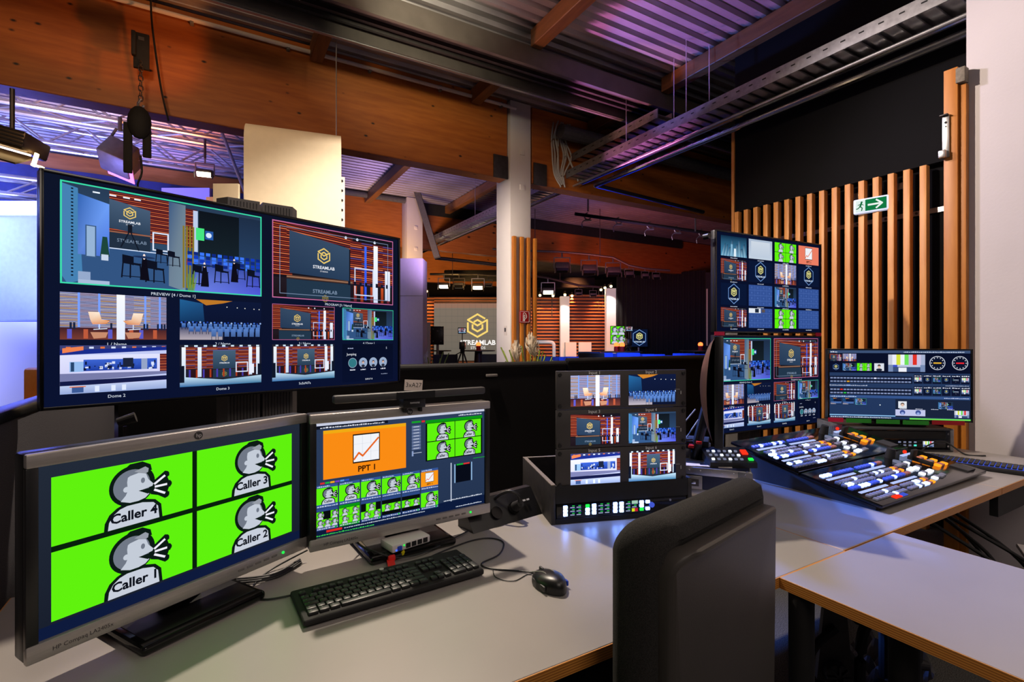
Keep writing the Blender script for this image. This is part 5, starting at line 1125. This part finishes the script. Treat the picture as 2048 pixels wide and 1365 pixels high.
tag(MB().tube(bar_pts([(860, 571, 13.2, .26), (888, 571, 13.2, .26), (918, 571, 13.3, .26), (956, 573, 13.1, .28), (977, 570, 13.2, .22), (1060, 577, 13.2, .3), (1096, 582, 13.2, .3), (1157, 588, 13.25, .2), (1200, 590, 13.3, .18)]), .03, 8, 0).cyl(at(905, 552, 13.2), at(905, 552, 13.2) + Vector((0, 0, 1.4)), .008, n=6).cyl(at(1120, 562, 13.2), at(1120, 562, 13.2) + Vector((0, 0, 1.5)), .008, n=6).build('lamp_bar', 'steel'), 'steel bar holding the bright stage lights on both sides of the column', 'bar')
for i, (px, py, s) in enumerate(((853, 583, 'at the left slat wall'), (1080, 591, 'right of the battens'), (1106, 592, 'left of the first pillar'), (1130, 590, 'over the first white pillar'), (1144, 592, 'right of the first pillar'), (1202, 580, 'left of the second pillar'), (1210, 576, 'beside the second pillar'), (1222, 573, 'over the second white pillar'))):
    p = at(px, py, (17.5, 16.8, 16.8, 16.2, 16.8, 16.5, 16.5, 15.95)[i])
    o = tag(MB().ball((0, 0, 0), .045, n=10).build('downlight', E_WARM), 'tiny bright downlight on the set top, ' + s, 'downlight', 'downlights along the top of the set'); o.location = p; MB().cyl((0, 0, .02), (0, 0, .12), .03, n=8).build('socket', 'steel', o); MB().cyl((0, 0, .09), V * .45 + Vector((0, 0, .09)), .015, n=6).cyl(V * .45 + Vector((0, 0, .09)), V * .45 + Vector((0, 0, -.7)), .015, n=6).build('arm', 'steel', o)
    lamp('downlight_beam', 'SPOT', p + Vector((0, 0, -.07)), (1, .42, .18) if i not in (3, 7) else (1, .85, .75), 75, .04, p + V * .75 + Vector((0, 0, -1.8)), 75, .7)
lamp('set_wash', 'SPOT', at(1150, 560, 13.3), (1, .35, .12), 500, .15, at(1150, 660, 17), 60, .6); lamp('set_wash', 'SPOT', at(900, 575, 13.3), (1, .5, .25), 260, .15, at(860, 650, 18), 50, .6)
# clamps on the truss pipe, centre right
P0_, P1_ = at(1150, 428, 8.6), at(1440, 470, 9.2)
tag(MB().cyl(P0_, P1_, .03, n=10).build('rigging_pipe', 'matte'), 'black rigging pipe with empty clamps under the roof deck', 'pipe')
for i, (px, py, s) in enumerate(((1174, 436, 'leftmost'), (1234, 445, 'second from left'), (1296, 453, 'third from left'), (1351, 461, 'fourth from left'), (1402, 468, 'rightmost'))):
    f = (px - 1150) / 290; p = P0_ + (P1_ - P0_) * f
    t = thing('pipe_clamp', 'hook clamp on the black rigging pipe, ' + s, 'clamp', p, YAW, 'empty clamps on the rigging pipe')
    MB().tube([(0, 0, .05), (-.05, 0, .02), (-.05, 0, -.04), (0, 0, -.07), (.05, 0, -.04)], .012, 6).build('hook', 'galv', t); MB().tube([(-.06, 0, -.08), (-.1, 0, -.13), (-.09, 0, -.2)], .01, 6).build('hook', 'galv', t); B((0, 0, -.08), (.12, .03, .02)).build('plate', 'galv', t)
for i, (px, py, s) in enumerate(((1176, 400, 'left end'), (1391, 440, 'middle'))):
    p = at(px, py, 8.7); tag(MB().cyl((p.x, p.y, p.z - .2), (p.x, p.y, 4.36), .014, n=6).build('drop_chain', 'galv'), 'chain holding the rigging pipe, ' + s, 'chain')
# bar tables, lamps on them, stools, conference chairs
def bar_table(lbl, px, d, r_, glow=True, m='blue_top'):
    t = thing('bar_table', lbl, 'table', fl(px, d), 0, 'round bar tables in the studio')
    MB().cyl((0, 0, 1.085), (0, 0, 1.11), r_, n=28).build('table_top', 'dgrey', t); MB().lathe([(.25, 0), (.25, .03), (.16, .06), (.10, 1.08)]).build('pedestal', 'darkw', t); return t
def table_lamp(lbl, px, d):
    p = fl(px, d); t = thing('table_lamp', lbl, 'lamp', (p.x, p.y, 1.111), 0, 'glowing lamps on the bar tables')
    MB().lathe([(.06, 0), (.06, .07), (.055, .12)]).build('base', 'redt', t); MB().lathe([(.055, .12), (.065, .15), (.05, .2), (.0, .22)]).build('globe', E_RED, t)
bar_table('round bar table in front of the logo screen', 957, 13.6, .45); table_lamp('red-glowing lamp in front of the logo lettering', 957, 13.6)
bar_table('dark bar table behind the plant at the far left cabinet', 880, 13.5, .3)
bar_table('blue-lit bar table before the green screen', 1243, 12.1, .5); table_lamp('left one of the two red lamps before the green screen', 1233, 12.3); table_lamp('right one of the two red lamps before the green screen', 1244, 11.9)
bar_table('blue-lit bar table at the end of the black drape', 1395, 13.5, .45); table_lamp('single red lamp at the end of the black drape', 1401, 13.5)
def stool(lbl, px, d, m, rz, w_=.46, zt=1.04, group='seats behind the partition'):
    t = thing('bar_stool', lbl, 'chair', fl(px, d), rz, group)
    MB().box((0, .18, zt - .16), (w_, .03, .36), None, .014).build('backrest', m, t); B((0, 0, zt - .36), (w_, .42, .04), .014).build('seat', m, t)
    for x in (-1, 1):
        for y in (-1, 1): MB().cyl((x * .22, y * .19, 0), (x * .17, y * .15, zt - .38), .012, n=6).build('leg', 'matte', t)
    return t
s0 = stool('black bar stool left of the tripod camera', 892, 9.4, 'matte', YAW + R(10), zt=1.085); dup(s0, fl(983, 9.6), YAW - R(8), 'black bar stool just left of the near white column')
stool('dark stool standing out among the blue seats, right of the battens', 1188, 8.7, 'matte', YAW + R(4), zt=1.13); stool('dark stool back peeping out behind the other dark stool', 1181, 10.2, 'matte', YAW, zt=1.12)
for i, (px, d, z) in enumerate(((1092, 9.6, 'nearest the battens'), (1120, 10.6, 'second from the battens'), (1150, 9.7, 'third from the battens'), (1207, 9.7, 'just right of the dark stools'), (1232, 10.9, 'left of the red table lamps'), (1263, 9.6, 'below the tripod camera'), (1290, 10.7, 'right of the upright blue box'), (1315, 9.6, 'fourth from the right edge of the drape'), (1345, 10.6, 'third from the right edge of the drape'), (1377, 9.6, 'below the left rim of the last bar table'), (1410, 10.8, 'beside the pedestal of the last bar table'))):
    stool('blue seat behind the partition, ' + z, px, d, 'bluec', YAW + R((i * 37) % 24 - 12), zt=1.36 - ((26, 26, 25, 26, 27, 26, 28, 29, 31, 27, 28)[i] if px > 1160 else 34) / F * d)
tag(qb(1272, 703, 1281, 760, 11.9, .15, .01).build('blue_box', 'bluec'), 'upright blue box among the blue seats', 'box')
# cameras
def tripod_cam(lbl, px, d, s=1.0, top=1.3):
    t = thing('studio_camera', lbl, 'camera', fl(px, d), YAW)
    B((0, 0, top), (.13, .3, .18), .015).build('body', 'black', t); MB().cyl((0, .15, top), (0, .36, top), .05, n=14).build('lens', 'gloss', t); B((0, -.05, top + .2), (.02, .02, .2)).build('arm', 'black', t)
    B((0, -.08, top + .36), (.2, .03, .15), .006).build('viewfinder', 'black', t); D = Art(.17, .11); sc_dome3(D); D.rect(.4, .9, .6, 1, (230, 40, 40)); D.build('display', S1, t, (-.085, -.097, top + .305)); B((0, 0, top - .13), (.1, .12, .08), .01).build('fluid_head', 'matte', t)
    for a in (90, 210, 330): MB().cyl((.03 * math.cos(R(a)), .03 * math.sin(R(a)), top - .16), (.45 * math.cos(R(a)), .45 * math.sin(R(a)), 0), .02, n=8).build('tripod_leg', 'steel', t)
    MB().cyl((-.04, -.05, top - .16), (-.22, -.3, top - .26), .012, n=8).build('pan_handle', 'matte', t); B((-.22, -.3, top - .27), (.08, .05, .05), .01).build('controller', 'black', t); return t
tripod_cam('tripod camera with small viewfinder in front of the logo screen', 925, 12.2, 1, 1.25); tripod_cam('tripod camera between the green screen and the blue logo monitor', 1257, 13.7, 1, 1.33)
# studio monitors
def stand_monitor(lbl, px0, py0, px1, py1, d, art, rz=0, back=False):
    W, H = (px1 - px0) / F * d, (py1 - py0) / F * d; t = thing('studio_monitor', lbl, 'monitor', fl(px0, d), YAW + rz); z = Z(py1, d)
    B((W / 2, .04, z + H / 2), (W, .06, H), .01).build('cabinet', 'black', t); MB().cyl((W / 2, .1, 0), (W / 2, .1, z + H * .6), .03, n=10).build('stand_pole', 'galv', t); B((W / 2, .1, .02), (.4, .4, .04)).build('stand_base', 'matte', t)
    if art: D = Art(W * .95, H * .93); art(D); D.build('display', S1, t, (W * .025, .008, z + H * .035))
    return t, W, H, z
stand_monitor('studio monitor showing four green callers', 1221, 652, 1249, 689, 15.0, lambda D: quad_callers(D, False)); stand_monitor('dark blue studio monitor with hexagon badge', 1262, 658, 1296, 695, 15.2, sc_badge)
t, W, H, z = stand_monitor('studio monitor seen from behind, left of the tripod camera', 861, 653, 887, 690, 11.2, None)
for x, zz in ((.2, .2), (.2, .85), (.8, .2), (.8, .85)): B((W * x, .005, z + H * zz), (.012, .01, .012)).build('screw', 'sw', t)
B((W * .55, .004, z + H * .75), (.04, .008, .03)).build('badge', 'grey', t)
tag(qb(850, 645, 860, 760, 10.9, .06, .005).build('white_post', 'white'), 'white stand post beside the back of the studio monitor', 'post')
stand_monitor('sliver of a blue monitor beside the lavender cabinet', 838, 650, 850, 691, 13.2, lambda D: D.rect(0, 0, 1, 1, (10, 60, 120)))
# plants
def plume_(x, z0, z1, rn):
    mb = MB(); h = z1 - z0; mb.ball((x, 0, z0 + h * .5), 1, (.022, .022, h * .42), 10)
    for i in range(90):
        f = rn.random(); a = rn.uniform(0, 6.28); r_ = .012 + .03 * math.sin(math.pi * min(1, f + .12)); z = z0 + f * h * .8
        mb.tube([(x, 0, z), (x + r_ * math.cos(a), r_ * math.sin(a), z + .03), (x + r_ * 1.3 * math.cos(a), r_ * 1.3 * math.sin(a), z + .065)], .003, 3, 0)
    return mb
def grass(lbl, px, d, h, n, seed, plumes):
    t = thing('ornamental_grass', lbl, 'plant', fl(px, d), 0, 'ornamental grasses behind the partition'); rn = random.Random(seed); mb = MB()
    for i in range(n):
        a = rn.uniform(0, 6.28); r_ = rn.uniform(.05, .28); hh = h * rn.uniform(.6, 1); x, y = math.cos(a), math.sin(a); mb.tube([(x * .04, y * .04, .3), (x * r_ * .4, y * r_ * .4, hh * .7), (x * r_, y * r_, hh)], .007, 4, 4)
    mb.build('blades', 'leafg', t); MB().lathe([(.12, 0), (.17, .02), (.2, .34), (.18, .36)]).build('pot', 'white', t)
    for (x, z0, z1) in plumes: plume_(x, z0, z1, rn).build('plume', 'plume', t, ang=80); MB().cyl((x * .4, 0, .3), (x, 0, z0 + .05), .005, n=6).build('stem', 'leafg', t)
grass('tall pampas grass with pale plumes at the foot of the battens', 1056, 4.7, 1.32, 46, 2, ((-.13, 1.17, 1.34), (.03, 1.22, 1.43), (.07, 1.2, 1.38)))
grass('small wispy grass beside the lavender cabinet', 868, 7.5, 1.22, 26, 5, ((-.1, 1.0, 1.2),))

# ------------------------------------------------------------------ left studio: truss, hoist, spots, cyclorama
def truss(lbl, x0, x1, y, z, s=.27):
    t = thing('lighting_truss', lbl, 'truss', ((x0 + x1) / 2, y, z)); L = x1 - x0
    for a in (-1, 1):
        for b in (-1, 1): MB().cyl((-L / 2, a * s / 2, b * s / 2), (L / 2, a * s / 2, b * s / 2), .03, n=10).build('chord', 'alu', t)
    n = int(L / .34); mb = MB()
    for i in range(n):
        xa = -L / 2 + i * L / n; xb = xa + L / n; k = 1 if i % 2 else -1
        for a in (-1, 1): mb.cyl((xa, a * s / 2, -k * s / 2), (xb, a * s / 2, k * s / 2), .013, n=6); mb.cyl((xa, -k * s / 2, a * s / 2), (xb, k * s / 2, a * s / 2), .013, n=6)
    for e in (-L / 2, L / 2):
        for a in (-1, 1): mb.cyl((e, -s / 2, a * s / 2), (e, s / 2, a * s / 2), .014, n=6); mb.cyl((e, a * s / 2, -s / 2), (e, a * s / 2, s / 2), .014, n=6)
    mb.build('bracing', 'alu', t); return t
truss('nearest silver box truss hung under the big timber beam', -7, .42, 7.2, 3.95); truss('second silver box truss behind the nearest one', -7, 1.6, 8.5, 3.98); truss('low silver box truss in front of the blue backdrop', -7.5, -2.0, 8.9, 3.35, .22)
t = thing('chain_hoist', 'black hook bracket, chain and hoist hanging on the big timber beam', 'hoist', at(283, 103, 4.27), 0)
zt = 0
B((0, 0, 0), (.11, .03, .3), .004).build('bracket_plate', 'matte', t); B((-.05, -.03, .04), (.03, .05, .2), .006).build('clevis', 'matte', t); B((0, -.018, .1), (.04, .006, .03)).build('bolt_head', 'steel', t)
mb = MB()
for i in range(8):
    ax = (.012, .004) if i % 2 else (.004, .012); mb.tube([(ax[0], ax[1] - .04, -.1 - i * .042), (0 - ax[0], -ax[1] - .04, -.1 - i * .042), (-ax[0], -ax[1] - .04, -.14 - i * .042), (ax[0], ax[1] - .04, -.14 - i * .042), (ax[0], ax[1] - .04, -.1 - i * .042)], .005, 6, 3)
mb.build('chain', 'steel', t); MB().tube([(0, -.04, -.42), (-.02, -.04, -.47), (0, -.04, -.5), (.02, -.04, -.47)], .01, 8).build('hook', 'galv', t)
MB().ball((-.01, -.04, -.62), 1, (.085, .045, .14), 16).build('hoist_body', 'matte', t); B((-.09, -.02, -.84), (.06, .03, .42), .006).build('strap', 'matte', t); B((.04, -.02, -.78), (.06, .03, .24), .006).build('strap', 'matte', t)
MB().tube([(.06, .02, .6), (.07, 0, .3), (.1, 0, 0), (.14, 0, -.3), (.19, 0, -.55)], .008, 8).build('power_cable', 'cable', t)
MB().tube([(0, -.05, -.9), (.01, -.08, -1.05), (-.02, -.06, -1.15), (.0, -.02, -1.2)], .008, 8).build('power_cable', 'cable', t)
t = thing('dark_flood_lamp', 'boxy dark flood lamp hanging from the truss end, violet underneath', 'stage light', at(240, 316, 5.6), YAW + R(30))
mtx = Matrix.Rotation(R(-28), 4, 'X') @ Matrix.Rotation(R(25), 4, 'Y')
MB().box((0, 0, 0), (.3, .3, .26), mtx, .02).build('housing', 'steel', t); MB().box((0, 0, -.135), (.27, .27, .01), mtx).build('lens', mat('violet_lens', (170, 120, 215), .4, emis=.35), t)
for k in (-1, 1): MB().cyl((k * .18, -.02, 0), (k * .03, 0, .32), .014, n=8).build('yoke_arm', 'steel', t)
MB().cyl((0, 0, .3), (0, 0, .45), .02, n=10).build('hook_clamp', 'steel', t)
t = thing('large_flood_lamp', 'large brown ribbed flood lamp at the left edge with glowing barn door', 'stage light', at(8, 285, 3.7), YAW + R(15))
mtx = Matrix.Rotation(R(14), 4, 'Y')
MB().box((0, 0, .03), (.42, .3, .13), mtx, .02).build('housing', mat('brown_housing', (92, 76, 60), .4, .5), t)
mb = MB()
for k in range(5): mb.box((0, -.152, -.02 + k * .026), (.42, .006, .01), mtx)
mb.build('cooling_rib', 'steel', t); MB().box((-.02, -.08, -.1), (.4, .2, .012), Matrix.Rotation(R(14), 4, 'Y') @ Matrix.Rotation(R(30), 4, 'X')).build('barn_door', mat('brown_door', (80, 66, 50), .4, .4), t)
MB().box((.02, -.06, -.055), (.36, .012, .012), mtx).box((.205, -.03, -.12), (.014, .03, .1), mtx).box((.22, -.03, -.165), (.07, .03, .014), mtx).build('glowing_rim', E_WARM, t)
MB().cyl((.05, 0, .08), (.05, 0, .4), .015, n=8).build('hook_clamp', 'steel', t)
fr_ = fixture('small lit fresnel lamp with white barn doors at the truss end', 410, 347, 6.08, .17, True, R(15), 'left studio lamps', R(20)); MB().cyl((0, 0, .18), (0, 0, .47), .014, n=8).build('drop_rod', 'steel', fr_)
t = thing('diagonal_stay', 'grey slanting stay running from the truss end down to the television stand', 'stay', (0, 0, 0)); MB().cyl(at(436, 244, 6.2), at(490, 385, 5.4), .018, n=8).build('stay', 'galv', t)
# cyclorama pieces and sofa chair
def board(lbl, px0, py0, px1, py1, d, m, cat='wall board', depth=.06): return tag(qb(px0, py0, px1, py1, d, depth).build('backdrop_board', m), lbl, cat)
lavm = mat('cyc_blue', (150, 160, 235), .7, var=.05); wm = mat('cyc_white', (225, 225, 245), .7)  # blue light on the middle board is put into its colour
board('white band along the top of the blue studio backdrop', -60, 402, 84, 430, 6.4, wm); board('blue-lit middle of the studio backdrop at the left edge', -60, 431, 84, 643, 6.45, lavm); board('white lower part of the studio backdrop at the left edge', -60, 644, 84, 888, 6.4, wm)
board('violet board top above the large television', 323, 376, 419, 846, 8.25, mat('violet_board', (176, 150, 226), .7)); board('small orange block behind the television top', 412, 394, 440, 853, 8.0, 'orangec', 'block')
t = thing('armchair', 'orange armchair at the left edge in the bright studio', 'armchair', fl(66, 5.4), YAW)
MB().box((0, .1, .82), (.34, .1, .5), Matrix.Translation((0, 0, 0)), .04, 3).build('backrest', 'orangec', t); MB().box((-.05, -.1, .55), (.55, .5, .14), None, .05, 3).build('seat', 'orangec', t); MB().cyl((0, 0, .03), (0, 0, .5), .03).build('stem', 'chrome', t); MB().cyl((0, 0, 0), (0, 0, .03), .26).build('foot', 'chrome', t)
